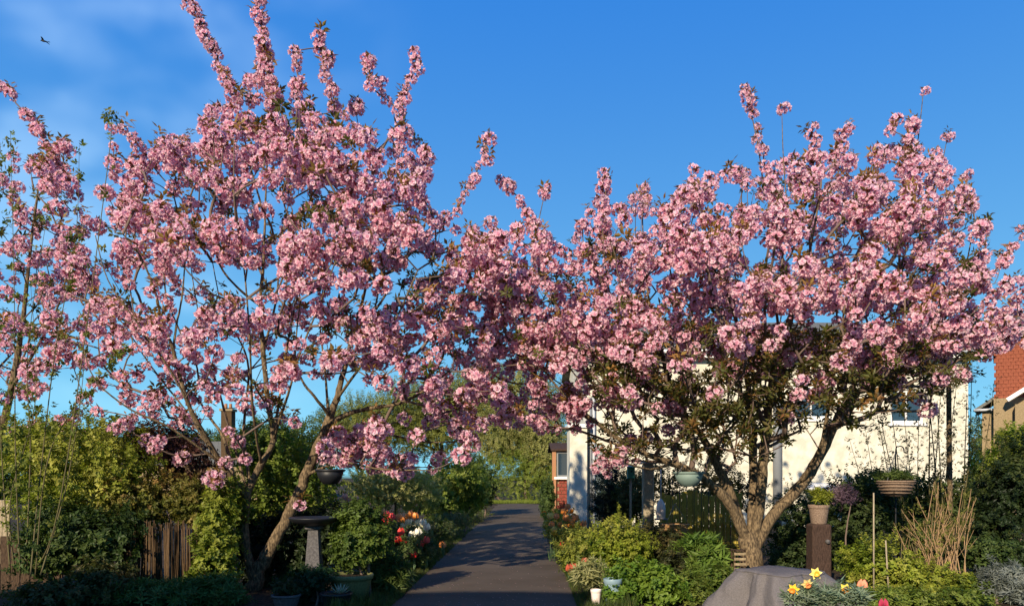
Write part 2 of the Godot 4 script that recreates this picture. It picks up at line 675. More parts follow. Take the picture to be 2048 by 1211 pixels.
	for v in 2:
		var xf := []
		var cols := []
		if v == 1:
			bronze = copper
		for i in bronze.size():
			xf.append(Transform3D(aim(rdir() + Vector3.UP, rnd(0, TAU)).scaled(Vector3.ONE * rnd(0.8, 1.4)), (bronze[i] as Vector3) - root.position))
			var k := rnd(0.7, 1.2)
			cols.append(Color(k, k, k))
		if xf.size() > 0:
			scatter("young_foliage", sprig["bronze%d" % v], M.leaf, xf, cols, root)


# ---------------------------------------------------------------- far trees
func far_tree(called: String, label: String, blobs: Array, n: int, tones: Array, size: float, trunk_r: float, group: String) -> void:
	var b0: Array = blobs[0]
	var root := thing(called, label, "tree", gx(b0[0], b0[2]), group)
	var c := at(b0[0], b0[1], b0[2])
	var st := mb(true)
	var q := spline([Vector3(c.x, 0, c.z), Vector3(c.x + 0.15, c.y * 0.5, c.z), c], [trunk_r, trunk_r * 0.7, trunk_r * 0.25], 4)
	tube(st, q[0], q[1], 8)
	wpart("trunk", st, M.bark, root)
	for i in 6:
		var b: Array = blobs[i % blobs.size()]
		var e := at(b[0], b[1], b[2]) + rdir() * float(b[3]) * float(b[2]) / FOCAL * 0.7
		var s := mb(true)
		var from := Vector3(c.x, c.y * rnd(0.35, 0.8), c.z)
		var w := spline([from, from.lerp(e, 0.5) + Vector3.UP * 0.2, e], [trunk_r * 0.45, trunk_r * 0.3, 0.02], 3)
		tube(s, w[0], w[1], 6)
		wpart("limb", s, M.bark, root)
	leaves_in(blobs, n, "clump", tones, size, root, 0.2, 0.45)


# ---------------------------------------------------------------- flowers and pots
var tulip_mesh := {}

func make_tulip_meshes() -> void:
	var st := mb(true)
	tube(st, [Vector3.ZERO, Vector3(0.01, 0.2, 0), Vector3(0.0, 0.42, 0.005)], [0.006, 0.005, 0.005], 6)
	st.generate_normals()
	tulip_mesh.stem = st.commit()
	st = mb(true)
	for i in 6:
		var a := TAU * i / 6.0
		var o := Vector3(cos(a), 0, sin(a))
		var s := Vector3(-sin(a), 0, cos(a))
		var k := 1.0 if i % 2 == 0 else 0.88
		var b := Vector3(0, 0.0, 0)
		var m := o * 0.048 * k + Vector3(0, 0.035, 0)
		var u := o * 0.043 * k + Vector3(0, 0.075, 0)
		var t := o * 0.03 * k + Vector3(0, 0.108, 0)
		quad(st, b, m - s * 0.024, u, m + s * 0.024)
		tri(st, m - s * 0.024, u - s * 0.022, u)
		tri(st, m + s * 0.024, u, u + s * 0.022)
		tri(st, u - s * 0.022, t, u)
		tri(st, u, t, u + s * 0.022)
	st.generate_normals()
	tulip_mesh.bloom = st.commit()
	st = mb()
	leaf(st, Vector3.ZERO, Vector3(0.3, 1, 0).normalized(), Vector3(-1, 0.3, 0), 0.3, 0.05, 0.25, -0.1)
	st.generate_normals()
	tulip_mesh.leaf = st.commit()
	# daffodil: six petals and a trumpet facing +z
	st = mb()
	for i in 6:
		var a := TAU * i / 6.0 + 0.2
		leaf(st, Vector3.ZERO, Vector3(cos(a), sin(a), 0.12).normalized(), Vector3(0, 0, 1), 0.05, 0.034, 0.12, 0.1)
	st.generate_normals()
	tulip_mesh.star = st.commit()
	st = mb()
	for i in 4:
		var a := TAU * i / 4.0
		leaf(st, Vector3.ZERO, Vector3(cos(a), 0.2, sin(a)).normalized(), Vector3.UP, 0.034, 0.032, 0.1, 0.1)
	st.generate_normals()
	tulip_mesh.star_up = st.commit()
	st = mb(true)
	var prof := [Vector2(0.008, 0.0), Vector2(0.013, 0.012), Vector2(0.015, 0.026), Vector2(0.022, 0.034), Vector2(0.013, 0.03), Vector2(0.0, 0.012)]
	lathe(st, prof, Vector3.ZERO, 12, 0.06)
	st.generate_normals()
	tulip_mesh.trumpet = st.commit()

func flower_mat(c: Color) -> StandardMaterial3D:
	var m := StandardMaterial3D.new()
	m.albedo_color = c.linear_to_srgb()
	m.roughness = 0.5
	m.backlight_enabled = true
	m.backlight = Color(0.55, 0.5, 0.45)
	return m

func tulips(list: Array, d: float, colour: String, c: Color, where: String, group: String, words: Array) -> void:
	var m := flower_mat(c)
	var g := mat(0.075, 0.13, 0.05, 0.5)
	list.sort_custom(func(a, b): return a[0] < b[0])
	for i in list.size():
		var dd: float = d if list[i].size() < 3 else float(list[i][2])
		var p := at(list[i][0], list[i][1], dd)
		var t := thing("tulip", "%s tulip, %s %s" % [colour, words[i], where], "tulip", Vector3(p.x, 0, p.z), group)
		t.rotation.y = rnd(0, TAU)
		var h := p.y - 0.05
		var s := put("stem", tulip_mesh.stem, g, t)
		s.scale = Vector3(1, maxf(h, 0.1) / 0.42, 1)
		var b := put("bloom", tulip_mesh.bloom, m, t)
		b.position = Vector3(0, h, 0)
		b.rotation = Vector3(rnd(-0.2, 0.2), 0, rnd(-0.2, 0.2))
		b.scale = Vector3.ONE * (rnd(1.15, 1.45) if dd > 8.0 else 0.9)
		for k in 2:
			var l := put("leaf", tulip_mesh.leaf, g, t)
			l.rotation.y = k * 2.6 + rnd(-0.4, 0.4)
			l.scale = Vector3.ONE * rnd(0.8, 1.2)

func daffodil(px: float, py: float, d: float, petals: Color, cup: Color, label: String, turn: float, tilt: float) -> void:
	var p := at(px, py, d)
	var t := thing("daffodil", label, "daffodil", Vector3(p.x, 0.34, p.z), "daffodils in the tub at the front")
	var st := mb(true)
	var h := p.y - 0.34
	var f := Vector3(sin(turn), 0, cos(turn))
	var q := spline([Vector3.ZERO - f * 0.03, Vector3(0, h * 0.6, 0) - f * 0.035, Vector3(0, h + 0.012, 0) - f * 0.03, Vector3(0, h, 0)], [0.006, 0.005, 0.004, 0.004], 4)
	tube(st, q[0], q[1], 6)
	var g := mat(0.1, 0.16, 0.08, 0.5)
	part("stem", st, g, t)
	var b := put("petals", tulip_mesh.star, flower_mat(petals), t)
	b.position = Vector3(0, h, 0)
	b.rotation = Vector3(tilt, turn, 0)
	b.scale = Vector3.ONE * 1.08
	var c := put("trumpet", tulip_mesh.trumpet, flower_mat(cup), t)
	c.position = Vector3(0, h, 0)
	c.basis = Basis.from_euler(Vector3(tilt, turn, 0)) * Basis(Vector3.RIGHT, PI / 2) * Basis.from_scale(Vector3.ONE * 1.15)
	for k in 2:
		var s := mb()
		leaf(s, Vector3(0.02 * k - 0.01, 0, 0.01), Vector3(rnd(-0.25, 0.25), 1, rnd(-0.2, 0.2)).normalized(), Vector3(0, 0.2, 1), h * rnd(0.85, 1.0), 0.018, 0.15, 0.1)
		part("leaf", s, mat(0.15, 0.22, 0.15, 0.5), t)

func pot(called: String, label: String, pos: Vector3, r: float, h: float, m: Material, group := "") -> Node3D:
	var t := thing(called, label, "plant pot", pos, group)
	var st := mb(true)
	lathe(st, [Vector2(0, 0), Vector2(r * 0.7, 0), Vector2(r * 0.74, 0.01), Vector2(r * 0.93, h * 0.82)], Vector3.ZERO, 24)
	part("body", st, m, t)
	st = mb(true)
	lathe(st, [Vector2(r * 0.93, h * 0.8), Vector2(r, h * 0.83), Vector2(r * 1.02, h * 0.98), Vector2(r * 0.99, h), Vector2(r * 0.92, h), Vector2(r * 0.88, h * 0.9)], Vector3.ZERO, 24)
	part("rim", st, m, t)
	st = mb()
	lathe(st, [Vector2(r * 0.9, h * 0.9), Vector2(0, h * 0.92)], Vector3.ZERO, 24)
	part("compost", st, M.soil, t)
	return t

var wall_count := {}
func wallflower(px: float, py: float, d: float, colour: String) -> void:
	var k: int = wall_count.get(colour, 0)
	wall_count[colour] = k + 1
	var p := at(px, py, d)
	var t := thing("wallflower", "bushy %s wallflower, %s along the drive's right edge" % [colour, ["first", "second", "third", "fourth", "fifth"][k]], "wallflower", Vector3(p.x, 0, p.z), "wallflowers in the bed right of the drive")
	var g := mat(0.09, 0.13, 0.03, 0.6)
	var xf := []
	var cols := []
	var fx := []
	var fc := []
	var c := Color(0.85, 0.3, 0.03) if colour == "orange" else Color(0.85, 0.62, 0.08)
	for i in 7:
		var a := i * 2.4
		var top := Vector3(cos(a) * rnd(0.02, 0.15), p.y + rnd(-0.06, 0.05), sin(a) * rnd(0.02, 0.15))
		var st := mb(true)
		tube(st, [Vector3(top.x * 0.3, 0, top.z * 0.3), top * Vector3(0.8, 0.6, 0.8), top], [0.007, 0.006, 0.004], 5)
		part("stem", st, g, t)
		for q in 9:
			xf.append(Transform3D(aim(rdir() + Vector3.UP, 0).scaled(Vector3.ONE * rnd(0.6, 1.0)), Vector3(top.x * 0.7, top.y * rnd(0.25, 0.85), top.z * 0.7)))
			cols.append(tone([Color(0.07, 0.1, 0.02), Color(0.16, 0.19, 0.04)], rng.randf()))
		for q in 9:
			fx.append(Transform3D(aim(Vector3.UP + rdir() * 0.9, rnd(0, TAU)).scaled(Vector3.ONE * rnd(0.8, 1.3)), top + rdir() * 0.05))
			var v := rnd(0.75, 1.1)
			fc.append(Color(c.r * v, c.g * v, c.b))
	scatter("foliage", sprig.fine, M.leaf, xf, cols, t)
	scatter("flower", tulip_mesh.star_up, M.bloom, fx, fc, t)

func words_for(n: int) -> Array:
	var w := ["first", "second", "third", "fourth", "fifth", "sixth", "seventh", "eighth", "ninth", "tenth", "eleventh", "twelfth"]
	return w.slice(0, n)


# ---------------------------------------------------------------- buildings
func window_part(house: Node3D, c: Vector3, w: float, h: float, bars: int, frame_m: Material, sill_m: Material) -> void:
	var fr := Node3D.new()
	fr.name = "window"
	house.add_child(fr, true)
	fr.position = c - house.position
	var st := mb()
	box(st, Vector3(0, h * 0.5 - 0.035, 0.02), Vector3(w, 0.07, 0.08))
	box(st, Vector3(0, -h * 0.5 + 0.035, 0.02), Vector3(w, 0.07, 0.08))
	box(st, Vector3(-w * 0.5 + 0.035, 0, 0.018), Vector3(0.07, h - 0.14, 0.08))
	box(st, Vector3(w * 0.5 - 0.035, 0, 0.018), Vector3(0.07, h - 0.14, 0.08))
	for i in bars:
		box(st, Vector3(-w * 0.5 + w * (i + 1) / (bars + 1), 0, 0.016), Vector3(0.05, h - 0.14, 0.07))
	part("frame", st, frame_m, fr)
	for i in bars + 1:
		st = mb()
		var a := -w * 0.5 + w * i / (bars + 1) + 0.03
		var b := -w * 0.5 + w * (i + 1) / (bars + 1) - 0.03
		box(st, Vector3((a + b) * 0.5, 0, 0.012), Vector3(b - a, h - 0.12, 0.02))
		part("pane", st, M.glass, fr)
	st = mb()
	box(st, Vector3(0, -h * 0.5 - 0.05, 0.07), Vector3(w + 0.2, 0.1, 0.2))
	part("sill", st, sill_m, fr)

# a run of wall facing the viewer with rectangular openings: [x0, x1, y0, y1]
func wall_with_holes(st: SurfaceTool, x0: float, x1: float, y0: float, y1: float, z: float, holes: Array) -> void:
	var xs := [x0, x1]
	var ys := [y0, y1]
	for h in holes:
		xs.append_array([h[0], h[1]])
		ys.append_array([h[2], h[3]])
	xs.sort()
	ys.sort()
	for i in xs.size() - 1:
		for j in ys.size() - 1:
			if xs[i + 1] - xs[i] < 0.001 or ys[j + 1] - ys[j] < 0.001:
				continue
			var mx: float = (xs[i] + xs[i + 1]) * 0.5
			var my: float = (ys[j] + ys[j + 1]) * 0.5
			var inside := false
			for h in holes:
				if mx > h[0] and mx < h[1] and my > h[2] and my < h[3]:
					inside = true
			if not inside:
				quad(st, Vector3(xs[i], ys[j], z), Vector3(xs[i], ys[j + 1], z), Vector3(xs[i + 1], ys[j + 1], z), Vector3(xs[i + 1], ys[j], z))
	for h in holes:      # reveals
		var q := z - 0.16
		quad(st, Vector3(h[0], h[2], z), Vector3(h[0], h[2], q), Vector3(h[0], h[3], q), Vector3(h[0], h[3], z))
		quad(st, Vector3(h[1], h[2], q), Vector3(h[1], h[2], z), Vector3(h[1], h[3], z), Vector3(h[1], h[3], q))
		quad(st, Vector3(h[0], h[3], z), Vector3(h[0], h[3], q), Vector3(h[1], h[3], q), Vector3(h[1], h[3], z))
		quad(st, Vector3(h[0], h[2], q), Vector3(h[0], h[2], z), Vector3(h[1], h[2], z), Vector3(h[1], h[2], q))

func gable_roof(st: SurfaceTool, x0: float, x1: float, z0: float, z1: float, y0: float, y1: float, over := 0.3, t := 0.12) -> void:
	# ridge along x, with thickness
	var zm := (z0 + z1) * 0.5
	var a := x0 - over
	var b := x1 + over
	var slope := (y1 - y0) / absf(z0 - zm)
	for s in [[z0 + over, zm], [z1 - over, zm]]:
		var ye := y0 - slope * over
		var p := [Vector3(a, ye, s[0]), Vector3(b, ye, s[0]), Vector3(b, y1, s[1]), Vector3(a, y1, s[1])]
		var u := Vector3.UP * t
		quad(st, p[0] + u, p[3] + u, p[2] + u, p[1] + u)
		quad(st, p[0], p[1], p[2], p[3])
		quad(st, p[0], p[0] + u, p[1] + u, p[1])
		quad(st, p[0], p[3], p[3] + u, p[0] + u)
		quad(st, p[1], p[1] + u, p[2] + u, p[2])

func pipe(house: Node3D, called: String, a: Vector3, b: Vector3, r: float, m: Material) -> void:
	var st := mb(true)
	tube(st, [a, a.lerp(b, 0.5), b], [r, r, r], 10)
	wpart(called, st, m, house)


func _ready() -> void:
	rng.seed = 20240421
	lump.seed = 5
	lump.frequency = 0.05
	lump.fractal_octaves = 3
	# camera: level, with the lens raised so that uprights stay upright
	var cam := Camera3D.new()
	cam.name = "camera"
	add_child(cam)
	cam.position = Vector3(0, EYE, 0)
	cam.projection = Camera3D.PROJECTION_FRUSTUM
	cam.keep_aspect = Camera3D.KEEP_HEIGHT
	cam.near = 0.1
	cam.far = 900.0
	cam.size = 1211.0 / FOCAL * 0.1
	cam.frustum_offset = Vector2(0, (952.0 - 605.5) / FOCAL * 0.1)
	cam.current = true
	# sky
	var sky := ProceduralSkyMaterial.new()
	sky.sky_top_color = lin(0.008, 0.125, 0.485)
	sky.sky_horizon_color = lin(0.21, 0.54, 0.69)
	sky.sky_curve = 0.2
	sky.ground_bottom_color = lin(0.06, 0.07, 0.04)
	sky.ground_horizon_color = lin(0.2, 0.26, 0.25)
	sky.sky_cover = ImageTexture.create_from_image(cirrus())
	sky.sky_energy_multiplier = 1.0
	var env := Environment.new()
	env.background_mode = Environment.BG_SKY
	env.sky = Sky.new()
	env.sky.sky_material = sky
	env.tonemap_mode = Environment.TONE_MAPPER_LINEAR
	env.tonemap_exposure = 1.5
	env.sdfgi_enabled = true
	env.ssao_enabled = true
	env.ssil_enabled = true
	var we := WorldEnvironment.new()
	we.name = "world"
	we.environment = env
	add_child(we)
	var sun := DirectionalLight3D.new()
	sun.name = "sun"
	sun.light_energy = 1.6
	sun.light_color = Color(1.0, 0.93, 0.82)
	sun.light_angular_distance = 0.5
	sun.shadow_enabled = true
	add_child(sun)
	sun.basis = Basis.looking_at(Vector3(0.38, -0.42, -0.82).normalized())
	materials()
	make_sprigs()
	make_pompoms()
	make_tulip_meshes()
	ground()
	white_house()
	neighbour_house()
	brick_house()
	added_house_behind()
	distance()
	cherries()
	left_garden()
	right_garden()
	small_things()


func cirrus() -> Image:
	var w := 1024
	var h := 512
	var im := Image.create(w, h, false, Image.FORMAT_RGBA8)
	im.fill(Color(1, 1, 1, 0))
	var n := FastNoiseLite.new()
	n.seed = 9
	n.frequency = 0.9
	n.fractal_octaves = 5
	var c := FastNoiseLite.new()
	c.seed = 4
	c.frequency = 0.8
	c.fractal_octaves = 2
	for y in range(40, 256):
		var up := PI * (0.5 - (y + 0.5) / h)
		for x in w:
			var az := TAU * (x + 0.5) / w
			var d := Vector3(sin(az) * cos(up), sin(up), -cos(az) * cos(up))
			var west := smoothstep(-0.08, -0.5, d.x)
			if west <= 0.0:
				continue
			var q := Vector3(d.x * 2.2 + d.y * 1.5, d.y * 5.0 - d.x * 1.2, d.z * 2.2)
			var v := smoothstep(-0.3, 0.55, n.get_noise_3dv(q * 2.2))
			var a := v * west * (0.45 + 0.55 * smoothstep(-0.4, 0.3, c.get_noise_3dv(d * 2.0))) * smoothstep(0.02, 0.2, d.y)
			im.set_pixel(x, y, Color(0.64, 0.68, 0.62, 0.62 * a))
	return im


# ---------------------------------------------------------------- ground, drive, verge
func road_x(d: float, side: int) -> float:
	return (-1.78 + 0.0215 * d) if side < 0 else (0.70 + 0.0202 * d)

func ground() -> void:
	var st := mb()
	quad(st, Vector3(-400, 0, 60), Vector3(-400, 0, -600), Vector3(400, 0, -600), Vector3(400, 0, 60))
	setting("ground", st, M.soil)
	st = mb(true)
	var prev := []
	for i in 60:
		var d := -6.0 + i * 0.84
		var w := 0.07 * sin(i * 1.7) + 0.06 * sin(i * 4.1)
		var row := []
		var xl := road_x(d, -1) + w
		var xr := road_x(d, 1) + 0.05 * sin(i * 2.3 + 1.0)
		for k in 7:
			var t := k / 6.0
			row.append(Vector3(lerpf(xl, xr, t), 0.012 + 0.035 * (1.0 - pow(absf(t - 0.5) * 2.0, 2.0)), -d))
		if i > 0:
			for k in 6:
				quad(st, prev[k], row[k], row[k + 1], prev[k + 1])
		prev = row
	setting("drive", st, M.road)
	# the lane that crosses at the end and its grass verge
	st = mb()
	quad(st, Vector3(-60, 0.02, -44.0), Vector3(-60, 0.02, -46.2), Vector3(60, 0.02, -46.2), Vector3(60, 0.02, -44.0))
	setting("grass_verge", st, M.turf)
	var xf := []
	var cols := []
	for i in 5000:
		var p := Vector3(rnd(-6, 9), 0.02, rnd(-46.2, -44.0))
		xf.append(Transform3D(aim(Vector3.UP + rdir() * 0.2, rnd(0, TAU)).scaled(Vector3.ONE * rnd(0.5, 1.0)), p))
		cols.append(tone([Color(0.16, 0.2, 0.02), Color(0.26, 0.3, 0.05)], rng.randf()))
	tag(scatter("verge_grass", sprig.blade, M.leaf, xf, cols, self), "bright sunlit grass at the far end of the drive", "grass")
	# low weeds and grass along both edges of the drive
	xf = []
	cols = []
	for i in 5200:
		var d := rnd(8.8, 40.0)
		d = 8.8 + (d - 8.8) * rng.randf()
		var s := -1 if rng.randf() < 0.55 else 1
		var off := pow(rng.randf(), 1.6) * 0.7
		var p := Vector3(road_x(d, s) + s * (off - 0.06), 0.0, -d)
		xf.append(Transform3D(aim(Vector3.UP + rdir() * 0.35, rnd(0, TAU)).scaled(Vector3.ONE * rnd(0.25, 0.4 + off)), p))
		cols.append(tone([Color(0.035, 0.06, 0.012), Color(0.07, 0.1, 0.02), Color(0.13, 0.13, 0.04)], rng.randf()))
	tag(scatter("edge_grass", sprig.blade, M.leaf, xf, cols, self), "rough grass and weeds along both edges of the drive", "grass")
	# fallen petals and crumbs on the tarmac
	st = mb()
	leaf(st, Vector3.ZERO, Vector3(1, 0, 0), Vector3.UP, 0.022, 0.014, 0.15, 0.0)
	st.generate_normals()
	var pm := st.commit()
	xf = []
	cols = []
	for i in 900:
		var d := 9.2 + 22.0 * pow(rng.randf(), 1.5)
		var t := rng.randf()
		if rng.randf() < 0.6:
			t = pow(t, 2.0) if rng.randf() < 0.5 else 1.0 - pow(t, 2.0)
		var p := Vector3(lerpf(road_x(d, -1), road_x(d, 1), t), 0.052, -d)
		p.y = 0.016 + 0.035 * (1.0 - pow(absf(t - 0.5) * 2.0, 2.0))
		xf.append(Transform3D(Basis(Vector3.UP, rnd(0, TAU)).scaled(Vector3.ONE * rnd(0.6, 1.3)), p))
		cols.append(tone([Color(0.16, 0.1, 0.06), Color(0.4, 0.24, 0.2), Color(0.6, 0.38, 0.4)], rng.randf()))
	tag(scatter("fallen_petals", pm, M.bloom, xf, cols, self), "fallen petals and leaf crumbs scattered on the tarmac drive", "petals")


# ---------------------------------------------------------------- houses
func white_house() -> void:
	var z := -24.0
	var x0 := at(1172, 0, 24).x
	var x1 := at(1937, 0, 24).x
	var top := 5.72
	var h := thing("white_house", "cream rendered two-storey house with grey roof behind the right cherry", "house", Vector3((x0 + x1) * 0.5, 0, z))
	var wins := []
	for w in [[1624, 803, 76, 66], [1815, 812, 66, 66]]:
		var c := at(w[0], w[1], 24.0)
		wins.append([c, float(w[2]) * 24 / FOCAL, float(w[3]) * 24 / FOCAL])
	var holes := []
	for w in wins:
		var c: Vector3 = w[0]
		holes.append([c.x - w[1] * 0.5, c.x + w[1] * 0.5, c.y - w[2] * 0.5, c.y + w[2] * 0.5])
	var st := mb()
	wall_with_holes(st, x0, x1, 0, top, z, holes)
	var zb := z - 7.0
	quad(st, Vector3(x1, 0, z), Vector3(x1, top, z), Vector3(x1, top, zb), Vector3(x1, 0, zb))
	quad(st, Vector3(x0, 0, zb), Vector3(x0, top, zb), Vector3(x0, top, z), Vector3(x0, 0, z))
	quad(st, Vector3(x1, 0, zb), Vector3(x1, top, zb), Vector3(x0, top, zb), Vector3(x0, 0, zb))
	tri(st, Vector3(x1, top, z), Vector3(x1, top + 1.5, z - 3.5), Vector3(x1, top, zb))
	tri(st, Vector3(x0, top, zb), Vector3(x0, top + 1.5, z - 3.5), Vector3(x0, top, z))
	wpart("wall", st, M.render, h)
	for w in wins:
		window_part(h, (w[0] as Vector3) + Vector3(0, 0, -0.11), w[1], w[2], 1, M.white, M.white)
	st = mb()
	gable_roof(st, x0, x1, z, zb, top, top + 1.5, 0.3, 0.14)
	wpart("roof", st, M.slate, h)
	st = mb()
	box(st, Vector3((x0 + x1) * 0.5, top - 0.17, z + 0.31), Vector3(x1 - x0 + 0.5, 0.2, 0.03))
	wpart("fascia", st, M.white, h)
	pipe(h, "gutter", Vector3(x0 - 0.25, top - 0.08, z + 0.39), Vector3(x1 + 0.25, top - 0.08, z + 0.39), 0.06, M.white)
	pipe(h, "drainpipe", at(1553, 0, 24) * Vector3(1, 0, 0) + Vector3(0, top - 0.1, z + 0.1), at(1553, 0, 24) * Vector3(1, 0, 0) + Vector3(0, 0, z + 0.1), 0.14, M.grey)
	pipe(h, "drainpipe", at(1187, 0, 24) * Vector3(1, 0, 0) + Vector3(0, 4.2, z + 0.1), at(1187, 0, 24) * Vector3(1, 0, 0) + Vector3(0, 0, z + 0.1), 0.05, M.pale_grey)
	pipe(h, "drainpipe", at(1181, 0, 24) * Vector3(1, 0, 0) + Vector3(0, 4.2, z + 0.12), at(1181, 0, 24) * Vector3(1, 0, 0) + Vector3(0, 0, z + 0.12), 0.045, M.grey)
	# painted panel beside the corner pier, and the pier that stands forward at the drive end
	st = mb()
	box(st, Vector3(at(1198, 0, 24).x, 1.35, z + 0.03), Vector3(0.3, 2.7, 0.06))
	wpart("painted_panel", st, M.sage, h)
	st = mb()
	var pa := at(1138, 0, 24).x
	box(st, Vector3((pa + x0) * 0.5 - 0.003, 1.6, z - 0.2), Vector3(x0 - pa, 3.2, 1.2))
	wpart("corner_pier", st, M.render, h)
	st = mb()
	box(st, Vector3((pa + x0) * 0.5, 3.26, z - 0.2), Vector3(x0 - pa + 0.14, 0.12, 1.34))
	wpart("pier_cap", st, M.white, h)
	# ground-floor lean-to porch, white edged
	st = mb()
	var px := at(1668, 0, 22.6).x
	box(st, Vector3(px, 1.24, z + 0.75), Vector3(1.0, 0.09, 1.45), Basis(Vector3.RIGHT, 0.22))
	wpart("porch_roof", st, M.white, h)
	for s in [-0.42, 0.42]:
		st = mb()
		box(st, Vector3(px + s, 0.52, z + 1.3), Vector3(0.09, 1.06, 0.09))
		wpart("porch_post", st, M.white, h)

func neighbour_house() -> void:
	# turned so that its flank runs away from the viewer; local x along the front, -z into the house
	var d := 31.0
	var corner := gx(1988, d)
	var h := thing("red_tiled_house", "neighbouring house with orange-red hung tiles over a sandy wall at the right edge", "house", corner)
	h.rotation.y = -atan2(corner.x, d) - 0.03
	var yb := at(0, 797, d).y
	var yt := at(0, 672, d).y
	var st := mb()
	box(st, Vector3(4, yb * 0.5, -4), Vector3(8, yb, 8))
	part("wall", st, M.tan_wall, h)
	st = mb()
	box(st, Vector3(4.02, (yb + yt) * 0.5, -4.03), Vector3(7.9, yt - yb, 7.9))
	part("upper_wall", st, M.brick, h)
	st = mb()
	for r in int((yt - yb) / 0.15):
		for k in 44:
			var x := 0.17 * k + (0.085 if r % 2 else 0.0)
			var s := rnd(0.92, 1.0)
			box(st, Vector3(x + 0.09, yb + 0.15 * r + 0.09, -0.055 + rnd(0, 0.012)), Vector3(0.16 * s, 0.19, 0.02), Basis(Vector3.RIGHT, -0.12 + rnd(-0.05, 0.05)) * Basis(Vector3.BACK, rnd(-0.03, 0.03)))
	part("hung_tile", st, M.red_tile, h).set_meta("kind", "stuff")
	st = mb()
	gable_roof(st, 0, 8, -0.05, -8, yt, yt + 1.4, 0.25, 0.14)
	part("roof", st, M.slate, h)
	# low side wing with its eaves and gutter, set back to the left
	st = mb()
	box(st, Vector3(-0.22, yb * 0.5 - 0.2, -1.6), Vector3(0.42, yb - 0.4, 2.0))
	part("side_wing", st, M.tan_wall, h)
	st = mb()
	box(st, Vector3(-0.33, yb - 0.17, -1.6), Vector3(0.95, 0.12, 2.3), Basis(Vector3.BACK, 0.62))
	part("side_eave", st, M.slate, h)
	st = mb(true)
	tube(st, [Vector3(-0.72, yb - 0.42, -0.42), Vector3(0.0, yb - 0.42, -0.42)], [0.06, 0.06], 8)
	part("gutter", st, M.pale_grey, h)
	# white-edged gable of the bay
	var gy := at(0, 762, d).y
	for q in [-1, 1]:
		st = mb()
		box(st, Vector3(1.75 + q * 0.6, gy - 0.42, 0.5), Vector3(1.6, 0.16, 0.5), Basis(Vector3.BACK, -0.6 * q))
		part("bargeboard", st, M.white, h)
	st = mb()
	box(st, Vector3(1.75, (gy - 1.05) * 0.5, 0.3), Vector3(2.0, gy - 1.05, 0.58))
	part("bay", st, M.tan_wall, h)

func brick_house() -> void:
	var d := 31.0
	var z := -d
	var xa := at(1112, 0, d).x
	var h := thing("brick_porch", "small red brick porch with dark window beside the drive", "porch", Vector3(xa + 0.5, 0, z))
	var x1 := at(1150, 0, d).x
	var sill := at(0, 956, d).y
	var top := at(0, 905, d).y
	var st := mb()
	# courses of brick under the window
	for r in int(sill / 0.15):
		for k in 4:
			var x := xa + 0.02 + 0.23 * k + (0.115 if r % 2 else 0.0)
			bevel_box(st, Vector3(x + 0.1, 0.075 + 0.15 * r, z - 0.1), Vector3(0.215, 0.13, 0.2), 0.012)
	wpart("brick", st, M.brick, h).set_meta("kind", "stuff")
	st = mb()
	box(st, Vector3((xa + x1) * 0.5 + 0.06, sill * 0.5, z - 0.14), Vector3(x1 - xa + 0.1, sill - 0.01, 0.2))
	wpart("wall", st, M.tan_wall, h)
	window_part(h, Vector3((xa + x1) * 0.5, (sill + top) * 0.5 + 0.05, z), x1 - xa - 0.04, top - sill - 0.02, 0, M.grey, M.white)
	st = mb()
	box(st, Vector3(at(1108, 0, d).x, (top + 0.1) * 0.5, z + 0.05), Vector3(0.16, top + 0.1, 0.16))
	wpart("post", st, M.terracotta, h)
	st = mb()
	gable_roof(st, xa - 0.1, x1 + 0.2, z + 0.1, z - 2.5, top + 0.1, top + 0.4, 0.12, 0.07)
	wpart("roof", st, M.dark_wood, h)

# unseen house added behind the viewer on the left to shade the front garden
func added_house_behind() -> void:
	var h := thing("added_shade_house", "unseen sandy house added outside the frame to shade the foreground", "house", Vector3(-17, 0, 4.5))
	var x0 := -27.0
	var x1 := -5.6
	var st := mb()
	box(st, Vector3((x0 + x1) * 0.5, 2.5, 4.5), Vector3(x1 - x0, 5.0, 7))
	wpart("wall", st, M.tan_wall, h)
	st = mb()
	gable_roof(st, x0, x1, 8.0, 1.0, 5.0, 7.5, -0.05, 0.15)
	wpart("roof", st, M.slate, h)


